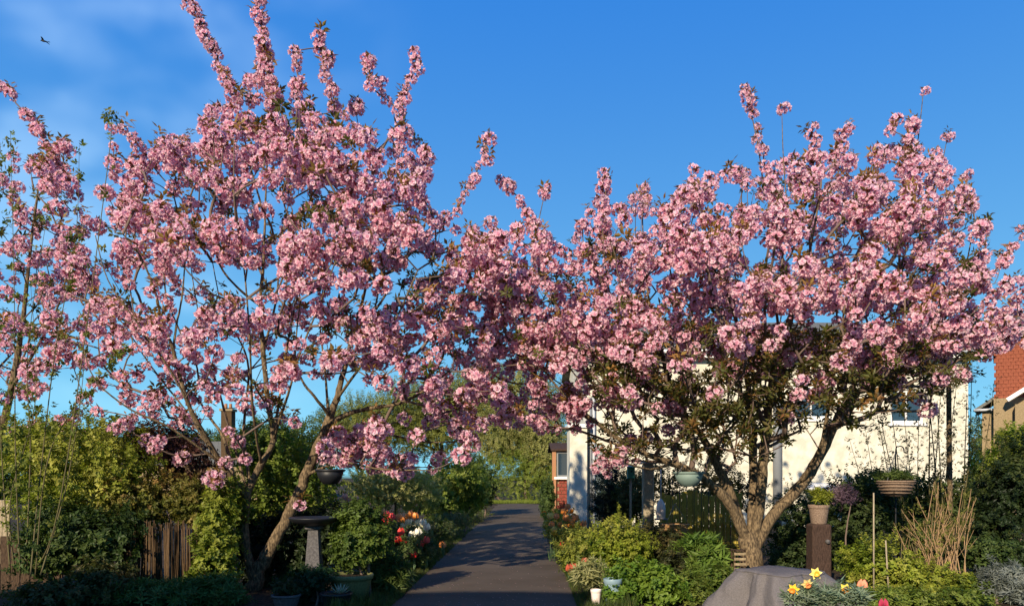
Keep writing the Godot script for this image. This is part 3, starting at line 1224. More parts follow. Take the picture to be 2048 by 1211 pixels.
# ---------------------------------------------------------------- trees and hedges far off
func distance() -> void:
	var spring := [Color(0.16, 0.18, 0.03), Color(0.26, 0.27, 0.06), Color(0.2, 0.22, 0.07)]
	var green := [Color(0.05, 0.08, 0.015), Color(0.09, 0.13, 0.025), Color(0.13, 0.16, 0.04)]
	var g := "trees at the far end of the drive"
	far_tree("spring_tree", "tall yellow-green spring tree behind the left cherry's lowest bough", [[880, 840, 54, 130, 90, 3.5], [960, 790, 55, 80, 70, 3.0], [800, 840, 53, 90, 75, 3.0], [720, 850, 54, 70, 60, 3.0]], 7500, spring, 1.3, 0.22, g)
	far_tree("spring_tree", "loose olive tree filling the gap over the far end of the drive", [[1050, 830, 50, 90, 110, 3.0], [1090, 900, 49, 60, 80, 2.0], [1000, 880, 50, 60, 70, 2.0]], 5200, [Color(0.25, 0.25, 0.07), Color(0.36, 0.34, 0.12), Color(0.22, 0.24, 0.07)], 1.3, 0.2, g)
	far_tree("spring_tree", "rounded green tree beyond the tulip bed hedge", [[720, 880, 56, 90, 70, 3.5], [660, 850, 57, 40, 50, 2.5]], 1500, green, 1.2, 0.2, g)
	far_tree("spring_tree", "dull green tree hidden behind the white house's drive end", [[1190, 850, 55, 90, 120, 3.0]], 1200, green, 1.4, 0.2, g)
	var hb := bush("far_hedge", "broad green hedge across the end of the drive", "hedge", [[1050, 965, 48, 75, 50, 1.2], [960, 960, 48, 60, 55, 1.2], [1120, 960, 48, 50, 55, 1.2], [1050, 930, 48.5, 70, 50, 1.2]], 3600, "clump", [Color(0.13, 0.18, 0.02), Color(0.22, 0.28, 0.04), Color(0.32, 0.35, 0.08)], 0.75, "", 0.4, 4)
	# distant tree line that closes the horizon on both sides
	var k := 0
	for t in [[-60, 900, 60, 130, 60], [190, 905, 70, 120, 50], [380, 912, 62, 110, 50], [560, 900, 58, 110, 60], [1400, 880, 70, 160, 80], [1700, 890, 75, 160, 70], [2020, 900, 70, 120, 70]]:
		var place: String = ["at the picture's left edge", "behind the yellow-green bush", "behind the purple-leaved shrub", "behind the left cherry's trunk", "behind the white house's roof", "behind the white house's porch", "behind the orange-tiled house"][k]
		far_tree("distant_tree", "dark distant tree low on the horizon " + place, [[t[0], t[1], t[2], t[3], t[4], 5.0]], 1100, green, 2.4, 0.3, "distant trees on the horizon")
		k += 1


# ---------------------------------------------------------------- the three cherries
func cherries() -> void:
	var grp := "pink double-flowered cherries by the drive"
	cherry("cherry_tree", "tall upright cherry left of the drive, its spires touching the top edge", 10.8, 505,
		[[503, 1196, 0, 0.17], [510, 1165, 0, 0.145], [520, 1135, 0.0, 0.125], [540, 1095, 0.0, 0.11]],
		[
			[[525, 1125, 0, 0.115], [560, 1062, 0, 0.105], [592, 1000, 0.05, 0.098], [615, 940, 0.1, 0.09], [640, 880, 0.1, 0.082], [656, 842, 0.1, 0.075], [672, 800, 0.2, 0.06], [684, 755, 0.3, 0.048], [700, 690, 0.4, 0.036], [735, 560, 0.5, 0.024], [755, 420, 0.5, 0.014]],
			[[653, 848, 0.1, 0.05], [700, 826, 0.0, 0.042], [750, 814, -0.2, 0.034], [800, 806, -0.35, 0.027], [850, 780, -0.5, 0.02], [905, 735, -0.7, 0.012]],
			[[636, 890, 0.1, 0.034], [690, 868, 0.3, 0.026], [770, 868, 0.6, 0.02], [860, 884, 0.8, 0.014], [950, 880, 0.9, 0.008]],
			[[612, 950, 0.1, 0.03], [680, 925, -0.3, 0.022], [760, 938, -0.6, 0.015], [860, 940, -0.8, 0.008]],
			[[660, 832, 0.1, 0.034], [628, 792, -0.2, 0.026], [605, 762, -0.3, 0.02], [590, 715, -0.4, 0.014], [600, 600, -0.5, 0.01]],
			[[508, 1160, 0, 0.085], [489, 1075, -0.1, 0.075], [494, 990, -0.15, 0.066], [520, 930, -0.2, 0.058], [546, 880, -0.2, 0.05], [535, 800, -0.3, 0.044], [526, 700, -0.35, 0.038], [520, 612, -0.3, 0.032], [527, 520, -0.2, 0.025], [530, 420, 0.0, 0.018], [535, 280, 0.1, 0.01]],
			[[519, 610, -0.3, 0.024], [478, 578, -0.6, 0.019], [438, 527, -0.8, 0.015], [420, 440, -0.9, 0.01]],
			[[494, 995, -0.15, 0.056], [455, 945, -0.4, 0.048], [418, 890, -0.6, 0.042], [383, 826, -0.8, 0.036], [360, 755, -0.9, 0.031], [345, 697, -1.0, 0.028], [322, 642, -1.1, 0.022], [312, 590, -1.2, 0.018], [280, 512, -1.3, 0.014], [245, 468, -1.4, 0.009]],
			[[346, 700, -1.0, 0.02], [352, 650, -0.9, 0.017], [363, 598, -0.8, 0.014], [370, 520, -0.8, 0.01]],
			[[470, 965, -0.3, 0.034], [448, 880, 0.1, 0.028], [422, 838, 0.3, 0.024], [388, 790, 0.5, 0.018], [330, 740, 0.7, 0.012], [260, 660, 0.9, 0.008]],
			[[500, 970, -0.1, 0.03], [487, 860, 0.3, 0.025], [497, 740, 0.5, 0.02], [478, 678, 0.6, 0.016], [446, 626, 0.7, 0.012], [420, 500, 0.8, 0.008]],
			[[542, 900, -0.2, 0.03], [555, 820, 0.2, 0.024], [562, 770, 0.3, 0.02], [578, 670, 0.4, 0.016], [605, 540, 0.5, 0.012], [630, 400, 0.5, 0.008]],
			[[500, 1000, -0.1, 0.026], [470, 900, 0.5, 0.022], [440, 790, 0.9, 0.018], [410, 690, 1.1, 0.014], [385, 560, 1.2, 0.01], [370, 430, 1.2, 0.006]],
			[[522, 930, -0.2, 0.024], [505, 820, -0.8, 0.02], [500, 700, -1.1, 0.016], [490, 560, -1.3, 0.012], [470, 400, -1.3, 0.007]],
			[[455, 945, -0.4, 0.024], [400, 850, -1.0, 0.02], [340, 740, -1.4, 0.016], [270, 640, -1.6, 0.012], [215, 560, -1.7, 0.009], [190, 470, -1.7, 0.006]],
			[[418, 890, -0.6, 0.022], [370, 820, 0.2, 0.018], [300, 730, 0.6, 0.014], [240, 640, 0.8, 0.01], [190, 590, 0.9, 0.006]],
			[[546, 880, -0.2, 0.024], [575, 790, -0.7, 0.02], [602, 700, -1.0, 0.016], [642, 600, -1.2, 0.012], [690, 470, -1.3, 0.007]],
			[[656, 842, 0.1, 0.026], [650, 740, 0.6, 0.02], [640, 640, 0.9, 0.015], [655, 500, 1.0, 0.009]],
			[[672, 800, 0.2, 0.028], [730, 720, -0.4, 0.022], [790, 640, -0.8, 0.016], [835, 540, -1.0, 0.01]],
			[[494, 990, -0.1, 0.022], [430, 905, 0.6, 0.018], [375, 850, 1.0, 0.014], [300, 800, 1.3, 0.01], [215, 765, 1.5, 0.006]],
			[[526, 700, -0.3, 0.022], [552, 600, 0.3, 0.018], [562, 480, 0.6, 0.013], [592, 340, 0.7, 0.008]],
			[[440, 925, -0.5, 0.024], [340, 855, -0.9, 0.018], [260, 818, -1.1, 0.014], [190, 760, -1.3, 0.01], [165, 690, -1.3, 0.006]],
		],
		[
			[17, [478, 210, 0.1], [455, 150, 0.1], [430, 110, 0.1], [403, 58, 0.05], [384, 8, 0.0]],
			[24, [550, 210, 0.1], [533, 130, 0.1], [523, 60, 0.1], [516, -30, 0.1]],
			[9, [664, 190, 0.2], [655, 130, 0.2], [640, 92, 0.2], [633, 66, 0.2]],
			[9, [790, 250, 0.3], [812, 185, 0.3], [833, 140, 0.3], [822, 88, 0.3]],
			[4, [742, 180, 0.0], [741, 118, 0.0]],
			[6, [592, 200, 0.0], [594, 150, 0.0], [590, 95, 0.0]],
			[7, [414, 310, -0.3], [412, 218, -0.3]],
			[10, [890, 440, 0.2], [938, 385, 0.2], [965, 320, 0.2], [988, 272, 0.2]],
			[3, [228, 330, -0.6], [216, 240, -0.6]],
			[4, [300, 320, -0.6], [265, 275, -0.6], [244, 242, -0.6]],
			[3, [330, 330, -0.5], [318, 265, -0.5]],
			[4, [848, 350, 0.2], [856, 288, 0.2]],
			[3, [770, 200, 0.2], [768, 160, 0.2]],
			[8, [505, 210, 0.3], [520, 150, 0.3], [530, 90, 0.3]],
		],
		[
			[560, 380, 300, 150, 285], [530, 240, 110, 90, 90], [700, 320, 150, 130, 130], [470, 550, 320, 115, 140], [760, 560, 200, 160, 190],
			[250, 520, 130, 150, 85], [340, 370, 150, 95, 70], [850, 700, 130, 110, 95], [800, 890, 150, 55, 105], [640, 680, 150, 80, 50],
			[250, 690, 110, 90, 42], [400, 760, 180, 100, 40], [330, 700, 190, 110, 40], [480, 820, 130, 70, 14], [560, 640, 160, 60, 30], [340, 890, 60, 30, 8], [290, 810, 150, 60, 20], [210, 640, 140, 110, 30], [420, 890, 80, 60, 10], [920, 540, 80, 110, 70], [930, 800, 90, 70, 50], [700, 900, 60, 45, 20], [595, 1012, 18, 6, 2], [440, 960, 20, 14, 3],
			[650, 440, 220, 120, 70], [960, 500, 50, 70, 25],
		],
		[[500, 520, 330, 200, 90], [800, 620, 160, 160, 60], [420, 820, 150, 80, 14], [560, 330, 200, 120, 40]],
		[560, 540, 460, 480], 2.3, grp, 0.82)
	cherry("cherry_tree", "broad low-forked cherry in front of the white house", 11.8, 1500,
		[[1508, 1166, 0, 0.25], [1503, 1135, 0, 0.205], [1500, 1095, 0, 0.19], [1500, 1062, 0, 0.15]],
		[
			[[1499, 1095, 0, 0.1], [1472, 1030, -0.1, 0.09], [1440, 985, -0.2, 0.085], [1395, 948, -0.3, 0.07], [1340, 925, -0.4, 0.058], [1280, 902, -0.5, 0.048], [1232, 874, -0.6, 0.04], [1190, 842, -0.7, 0.032], [1140, 800, -0.8, 0.022], [1090, 740, -0.9, 0.014], [1050, 640, -0.9, 0.009]],
			[[1496, 1085, 0, 0.09], [1470, 1010, 0.2, 0.085], [1445, 950, 0.3, 0.085], [1424, 910, 0.35, 0.075], [1400, 866, 0.4, 0.065], [1372, 830, 0.5, 0.055], [1340, 760, 0.6, 0.04], [1310, 660, 0.6, 0.028], [1290, 540, 0.6, 0.016], [1285, 430, 0.5, 0.01]],
			[[1502, 1085, 0, 0.1], [1507, 1000, 0.1, 0.085], [1507, 930, 0.15, 0.08], [1505, 860, 0.2, 0.066], [1496, 770, 0.2, 0.05], [1478, 660, 0.2, 0.036], [1445, 560, 0.2, 0.022], [1400, 430, 0.2, 0.01]],
			[[1508, 1085, 0, 0.1], [1521, 1000, -0.1, 0.092], [1526, 930, -0.2, 0.09], [1533, 870, -0.2, 0.08], [1540, 800, -0.3, 0.066], [1552, 720, -0.4, 0.05], [1585, 620, -0.5, 0.036], [1620, 500, -0.5, 0.022], [1640, 390, -0.5, 0.012]],
			[[1508, 1095, 0, 0.12], [1542, 1035, 0.0, 0.108], [1585, 990, 0.0, 0.1], [1622, 945, 0.0, 0.1], [1650, 890, 0.1, 0.088], [1678, 832, 0.1, 0.076], [1708, 790, 0.2, 0.066], [1758, 764, 0.2, 0.052], [1810, 736, 0.2, 0.042], [1880, 705, 0.1, 0.03], [1965, 690, 0.0, 0.018], [2030, 640, 0.0, 0.01]],
			[[1688, 815, 0.1, 0.05], [1725, 730, 0.4, 0.042], [1760, 640, 0.6, 0.034], [1800, 540, 0.6, 0.024], [1835, 420, 0.6, 0.012]],
			[[1380, 840, 0.45, 0.04], [1320, 770, 0.0, 0.03], [1260, 690, -0.3, 0.022], [1220, 590, -0.4, 0.014], [1205, 460, -0.4, 0.009]],
			[[1282, 903, -0.5, 0.03], [1225, 885, -0.1, 0.024], [1160, 862, 0.2, 0.018], [1090, 850, 0.5, 0.012], [1030, 820, 0.7, 0.007]],
			[[1600, 968, 0.0, 0.045], [1640, 900, -0.5, 0.036], [1660, 800, -0.8, 0.028], [1680, 680, -1.0, 0.02], [1700, 540, -1.0, 0.012]],
			[[1345, 926, -0.4, 0.03], [1300, 938, -0.8, 0.02], [1250, 925, -1.1, 0.012]],
			[[1576, 430, -0.3, 0.011], [1567, 310, 0.0, 0.008], [1564, 214, 0.1, 0.005]],
			[[1820, 400, 0.6, 0.012], [1838, 270, 0.4, 0.009], [1848, 178, 0.3, 0.005]],
			[[1868, 400, 0.5, 0.011], [1886, 320, 0.4, 0.008], [1897, 268, 0.3, 0.005]],
			[[1530, 400, 0.2, 0.014], [1516, 290, 0.0, 0.01], [1490, 170, 0.0, 0.006]],
			[[1062, 520, -0.6, 0.011], [1080, 430, -0.5, 0.008], [1092, 374, -0.5, 0.005]],
			[[1850, 718, 0.2, 0.026], [1890, 640, 0.3, 0.02], [1930, 540, 0.3, 0.014], [1950, 440, 0.3, 0.008]],
		],
		[
			[7, [1545, 400, 0.0], [1520, 300, 0.0], [1510, 245, 0.0]],
			[5, [1508, 240, 0.0], [1495, 200, 0.0], [1488, 160, 0.0]],
			[1, [1564, 218, 0.1], [1564, 200, 0.1]],
			[8, [1640, 350, -0.3], [1625, 245, -0.3]],
			[6, [1668, 340, -0.2], [1693, 245, -0.2]],
			[8, [1805, 340, 0.3], [1828, 245, 0.3]],
			[1, [1848, 180, 0.3], [1848, 168, 0.3]],
			[3, [1772, 262, 0.3], [1800, 222, 0.3]],
			[2, [1888, 265, 0.3], [1908, 264, 0.3]],
			[2, [1870, 325, 0.3], [1875, 305, 0.3]],
			[7, [1915, 430, 0.2], [1935, 335, 0.2]],
			[2, [1960, 490, 0.2], [1962, 465, 0.2]],
			[8, [1990, 550, 0.0], [2022, 510, 0.0], [2050, 450, 0.0]],
			[8, [1206, 440, -0.3], [1210, 345, -0.3]],
			[11, [1075, 470, -0.5], [1035, 395, -0.5], [1000, 345, -0.5]],
			[3, [1085, 395, -0.5], [1092, 368, -0.5]],
			[6, [1288, 430, 0.4], [1290, 365, 0.4]],
			[7, [1390, 420, 0.1], [1382, 335, 0.1]],
			[4, [1480, 360, 0.1], [1470, 340, 0.1]],
			[5, [1750, 330, 0.2], [1760, 295, 0.2]],
		],
		[
			[1570, 480, 290, 150, 365], [1840, 500, 150, 150, 195], [1810, 380, 90, 90, 70], [1640, 380, 110, 80, 75], [1390, 450, 110, 80, 80],
			[1240, 460, 90, 70, 50], [1150, 570, 140, 120, 150], [1050, 660, 110, 120, 110], [1340, 600, 220, 110, 205], [1650, 630, 250, 90, 205],
			[1940, 610, 120, 100, 120], [1180, 740, 150, 85, 140], [1330, 770, 110, 55, 30], [1120, 830, 70, 40, 20], [1400, 690, 150, 60, 60], [1620, 715, 160, 45, 50], [1960, 670, 110, 40, 45],
			[1235, 912, 55, 42, 26], [1070, 800, 90, 55, 45], [1560, 835, 18, 20, 3], [1850, 805, 20, 20, 2], [1460, 715, 40, 40, 16], [1250, 640, 60, 60, 25], [1800, 690, 120, 40, 40], [1330, 870, 80, 20, 8],
			[1120, 680, 120, 80, 60], [1380, 860, 30, 20, 3], [1800, 735, 120, 35, 34], [1900, 745, 40, 25, 8], [1640, 770, 70, 30, 10], [1040, 560, 80, 120, 50], [1000, 700, 90, 90, 42], [1180, 800, 90, 40, 25],
		],
		[[1400, 740, 230, 90, 330], [1640, 740, 170, 80, 260], [1290, 760, 120, 60, 120], [1480, 810, 160, 80, 150], [1560, 540, 330, 180, 110], [1150, 620, 150, 150, 70], [1470, 860, 120, 70, 75], [1300, 880, 120, 40, 35], [1830, 730, 140, 60, 150], [1700, 800, 120, 60, 60], [1360, 850, 170, 60, 90], [1880, 520, 150, 150, 40]],
		[1530, 580, 560, 380], 2.6, grp, 0.88)
	cherry("cherry_tree", "cherry cut off by the picture's left edge behind green shoots", 12.4, -70,
		[[-70, 1146, 0, 0.14], [-66, 1080, 0, 0.12], [-60, 1010, 0, 0.11]],
		[
			[[-62, 1020, 0, 0.08], [-30, 930, 0, 0.07], [2, 860, 0, 0.06], [25, 760, -0.1, 0.048], [45, 640, -0.2, 0.036], [60, 500, -0.2, 0.024], [75, 380, -0.2, 0.014]],
			[[-60, 1010, 0, 0.09], [-70, 880, 0.2, 0.07], [-80, 700, 0.3, 0.05], [-60, 480, 0.4, 0.03], [-40, 300, 0.4, 0.014]],
			[[20, 780, -0.1, 0.03], [70, 700, -0.5, 0.022], [120, 600, -0.7, 0.014], [140, 500, -0.7, 0.008]],
		],
		[
			[16, [135, 360, -0.2], [100, 300, -0.2], [65, 240, -0.2], [48, 228, -0.2]],
			[6, [30, 195, -0.2], [5, 165, -0.2], [-25, 150, -0.2]],
		],
		[
			[110, 330, 55, 50, 30], [40, 420, 120, 110, 50], [60, 600, 110, 120, 55], [60, 720, 110, 80, 38], [80, 850, 100, 40, 26], [-120, 500, 120, 260, 60], [-100, 800, 110, 110, 24],
			[130, 560, 60, 120, 30],
		],
		[[60, 560, 130, 220, 60]],
		[0, 560, 220, 430], 1.6, grp)


# ---------------------------------------------------------------- left side
func left_garden() -> void:
	var lime := [Color(0.13, 0.17, 0.015), Color(0.26, 0.29, 0.035), Color(0.36, 0.35, 0.07)]
	var mid := [Color(0.07, 0.12, 0.017), Color(0.15, 0.21, 0.03), Color(0.25, 0.29, 0.05)]
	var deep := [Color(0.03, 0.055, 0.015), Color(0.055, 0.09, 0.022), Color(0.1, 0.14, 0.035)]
	var olive := [Color(0.1, 0.11, 0.02), Color(0.2, 0.18, 0.04), Color(0.28, 0.17, 0.06)]
	bush("garden_bush", "large yellow-green bush at the left, catching the sun", "bush", [[150, 930, 11.2, 130, 85, 0.9], [70, 900, 11.4, 80, 70, 0.8], [240, 960, 11.0, 90, 80, 0.7], [215, 880, 11.5, 70, 50, 0.6], [110, 1020, 10.9, 90, 50, 0.5]], 2200, "broad", lime, 1.0, "bushes at the left")
	bush("garden_bush", "purple-leaved shrub under the left cherry's outer limbs", "bush", [[345, 905, 11.8, 70, 60, 0.6], [300, 890, 11.9, 50, 45, 0.5], [380, 940, 11.6, 45, 50, 0.4]], 900, "broad", [Color(0.06, 0.025, 0.022), Color(0.12, 0.05, 0.04), Color(0.12, 0.08, 0.045)], 0.95, "bushes at the left")
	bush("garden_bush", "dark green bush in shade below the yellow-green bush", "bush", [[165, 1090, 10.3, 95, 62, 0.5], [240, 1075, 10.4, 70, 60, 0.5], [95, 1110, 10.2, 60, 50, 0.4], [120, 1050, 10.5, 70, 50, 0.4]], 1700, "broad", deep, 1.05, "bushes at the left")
	bush("garden_bush", "olive bush with reddish young leaves above the reed screen", "bush", [[330, 1000, 11.0, 110, 50, 0.6], [260, 1010, 11.0, 70, 55, 0.5], [390, 1010, 10.9, 60, 50, 0.4]], 1300, "broad", olive, 0.9, "bushes at the left")
	bush("garden_bush", "bright-leaved bush between the reed screen and the left cherry's trunk", "bush", [[440, 1050, 10.3, 45, 60, 0.4], [455, 1010, 10.5, 45, 50, 0.4], [430, 1120, 10.0, 45, 60, 0.35]], 800, "broad", [Color(0.07, 0.1, 0.012), Color(0.15, 0.19, 0.02), Color(0.25, 0.27, 0.04)], 1.0, "bushes at the left")
	bush("garden_bush", "shaded green hedge closing the view behind the leftmost shoots", "hedge", [[10, 960, 17.0, 90, 55, 0.8], [-60, 950, 17.0, 80, 70, 0.8], [120, 970, 17.5, 80, 45, 0.8], [60, 900, 18.0, 60, 50, 0.7]], 1500, "clump", mid, 0.6, "bushes at the left")
	bush("ivy_thicket", "ivy thicket behind the left cherry's trunk, sunlit on top", "thicket", [[560, 930, 12.6, 90, 70, 0.8], [510, 900, 12.9, 50, 55, 0.6], [610, 990, 12.2, 80, 80, 0.7], [520, 1030, 12.0, 70, 90, 0.7]], 2200, "broad", mid, 1.05, "", 0.5, 4)
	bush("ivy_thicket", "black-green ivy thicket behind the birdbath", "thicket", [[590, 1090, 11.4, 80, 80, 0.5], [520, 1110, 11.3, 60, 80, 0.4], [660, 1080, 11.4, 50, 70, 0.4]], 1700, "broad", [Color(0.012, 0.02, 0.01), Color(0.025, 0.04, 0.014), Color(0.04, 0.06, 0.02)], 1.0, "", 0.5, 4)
	bush("garden_bush", "fine green shrub, its leaf colour paled to look sunlit, behind the tulips left of the drive", "bush", [[790, 975, 17.0, 85, 48, 0.9], [740, 985, 16.5, 50, 45, 0.7], [840, 985, 18.0, 50, 45, 0.7]], 1700, "fine", [Color(0.2, 0.23, 0.06), Color(0.34, 0.36, 0.1), Color(0.42, 0.4, 0.17)], 1.5, "bushes along the left of the drive")  # leaf tones lightened in place of the sun the left cherry blocks
	bush("garden_bush", "round mid-green shrub farther up the left of the drive", "bush", [[905, 965, 21.0, 55, 50, 0.9], [880, 1000, 20.5, 45, 45, 0.7], [940, 985, 22.0, 40, 50, 0.8]], 1700, "broad", mid, 1.3, "bushes along the left of the drive")
	bush("garden_bush", "dark shrub at the far left corner of the drive", "bush", [[965, 975, 30.0, 32, 40, 1.0], [940, 950, 31.0, 40, 40, 1.0], [930, 1000, 27.0, 40, 32, 0.8]], 1700, "broad", deep, 1.6, "bushes along the left of the drive")
	bush("garden_bush", "low mixed planting between the tulips and the drive", "plant", [[860, 1065, 16.0, 60, 22, 0.8], [900, 1045, 19.0, 50, 18, 1.0], [820, 1105, 13.0, 45, 25, 0.6], [950, 1030, 26.0, 35, 12, 1.5]], 1500, "fine", [Color(0.05, 0.08, 0.02), Color(0.1, 0.14, 0.035), Color(0.15, 0.16, 0.07)], 1.3, "bushes along the left of the drive", 0.8, 2)
	bush("garden_bush", "tulip foliage and low green plants under the tulips", "plant", [[800, 1085, 13.4, 45, 28, 0.6], [760, 1070, 13.8, 50, 30, 0.6], [835, 1095, 13.2, 30, 24, 0.4]], 700, "lance", [Color(0.035, 0.06, 0.025), Color(0.06, 0.1, 0.03), Color(0.09, 0.12, 0.05)], 1.3, "bushes along the left of the drive", 1.2, 1)
	bush("garden_bush", "grassy dark clump at the drive's edge behind the glazed pot", "plant", [[780, 1150, 10.6, 40, 40, 0.3], [755, 1130, 10.9, 35, 35, 0.3]], 420, "lance", deep, 1.2, "bushes along the left of the drive", 1.1, 1)
	# low ferny cover in front
	bush("ground_plant", "deep green ferny plant in shade in front of the reed screen", "plant", [[330, 1195, 9.6, 120, 30, 0.4], [430, 1190, 9.5, 60, 35, 0.3]], 900, "lance", [Color(0.035, 0.075, 0.018), Color(0.06, 0.13, 0.03), Color(0.09, 0.16, 0.045)], 0.9, "", 0.9, 1)
	bush("ground_plant", "dark tangled plant at the bottom left corner", "plant", [[120, 1195, 9.5, 110, 30, 0.4], [215, 1170, 9.7, 70, 45, 0.4]], 900, "broad", [Color(0.04, 0.06, 0.02), Color(0.07, 0.09, 0.03), Color(0.12, 0.1, 0.04)], 0.9, "", 0.7, 1)
	bush("ground_plant", "feathery green plant at the foot of the birdbath", "plant", [[625, 1165, 9.6, 45, 24, 0.25], [590, 1180, 9.5, 40, 20, 0.2]], 420, "fine", [Color(0.015, 0.045, 0.018), Color(0.03, 0.075, 0.03)], 1.1, "", 0.8, 1)
	# shrub shoots with fresh leaves standing in front of the leftmost cherry
	var t := thing("green_sapling", "sapling of upright green shoots with fresh leaves at the left edge", "sapling", gx(90, 9.8))
	var xf := []
	var cols := []
	for s in [[[40, 1150], [30, 900], [28, 600], [20, 265]], [[60, 1150], [80, 950], [110, 700], [150, 480], [158, 290]], [[20, 1150], [2, 900], [-8, 600], [0, 290]], [[80, 1150], [130, 980], [160, 800], [175, 640]], [[50, 1150], [60, 900], [55, 700], [95, 420]], [[70, 1150], [100, 900], [200, 760], [250, 700]], [[30, 1150], [20, 1000], [70, 800], [60, 560]], [[60, 1150], [120, 1000], [215, 330], [218, 228]]]:
		var pts := []
		var rad := []
		for i in s.size():
			pts.append(at(s[i][0], s[i][1], 9.8 + rnd(-0.3, 0.3)))
			rad.append(0.011 * (1.0 - 0.8 * i / (s.size() - 1)))
		var q := spline(pts, rad, 6)
		var st := mb(true)
		tube(st, q[0], q[1], 6)
		wpart("stem", st, M.shoot, t)
		var a: Array = q[0]
		for i in range(4, a.size()):
			for k in 5:
				if rng.randf() < 0.35 + 0.4 * float(lump.get_noise_3dv((a[i] as Vector3) * 30.0) > 0.0):
					var p: Vector3 = (a[i] as Vector3).lerp(a[i - 1], rng.randf()) + rdir() * 0.05
					xf.append(Transform3D(aim(Vector3.UP * 0.7 + rdir(), rnd(0, TAU)).scaled(Vector3.ONE * rnd(0.6, 1.1)), p - t.position))
					cols.append(tone([Color(0.08, 0.11, 0.015), Color(0.16, 0.19, 0.03), Color(0.2, 0.2, 0.05)], rng.randf()))
	scatter("foliage", sprig.broad, M.leaf, xf, cols, t)
	# bare upright stems that hold flower heads at the far left
	# reed screen: single stems held by two wires
	t = thing("reed_screen", "brown reed screen standing in shade beneath the olive bush", "screen", gx(335, 10.35))
	for i in 90:
		var px := 232.0 + 192.0 * i / 89.0 + rnd(-2, 2)
		var d := 10.35 + 0.12 * sin(i * 0.35) + rnd(-0.02, 0.02)
		var top := at(px, 1046 + rnd(-8, 14) + (26.0 if i < 16 else 0.0), d)
		var st := mb(true)
		var b := gx(px + rnd(-4, 4), d)
		tube(st, [b, b.lerp(top, 0.5) + rdir() * 0.01, top], [0.011, 0.011, 0.007], 5)
		wpart("reed", st, M.reed, t)
	# board fence at the left edge
	t = thing("board_fence", "low fence of weathered brown boards at the bottom left edge", "fence", gx(10, 10.8))
	for i in 10:
		var st := mb()
		var px := -70.0 + 20.0 * i
		var p := gx(px, 10.8)
		var hh := at(0, 1072 + rnd(-4, 4), 10.8).y
		bevel_box(st, Vector3(p.x, hh * 0.5, p.z), Vector3(0.135, hh, 0.02), 0.004, Basis(Vector3.BACK, rnd(-0.01, 0.01)))
		wpart("board", st, M.oak, t)
	for y in [0.2, 0.62]:
		var st := mb()
		box(st, gx(22, 10.83) + Vector3(0, y, 0), Vector3(1.5, 0.07, 0.035))
		wpart("rail", st, M.oak, t)
	# sunlit tan fence panel farther back
	t = thing("tan_fence", "sunlit tan fence panel glimpsed behind the bushes at the left edge", "fence", gx(0, 14.0))
	for i in 5:
		var st := mb()
		var p := gx(-50 + 15.5 * i, 14.0)
		bevel_box(st, Vector3(p.x, 0.6, p.z), Vector3(0.142, 1.2, 0.02), 0.004)
		wpart("board", st, M.old_wood, t)
	# ball-clipped shrub in its pot
	var bp := gx(702, 9.8)
	pot("glazed_pot", "wide olive glazed pot holding the ball-shaped shrub", bp, 0.29, 0.36, M.glaze)
	var ball := bush("ball_shrub", "ball-shaped green shrub growing in the olive glazed pot", "shrub", [[722, 1068, 10.0, 58, 64, 0.4], [700, 1100, 9.9, 36, 40, 0.3]], 1100, "broad", [Color(0.025, 0.05, 0.012), Color(0.06, 0.1, 0.02), Color(0.12, 0.17, 0.03)], 0.85, "", 0.5, 2)


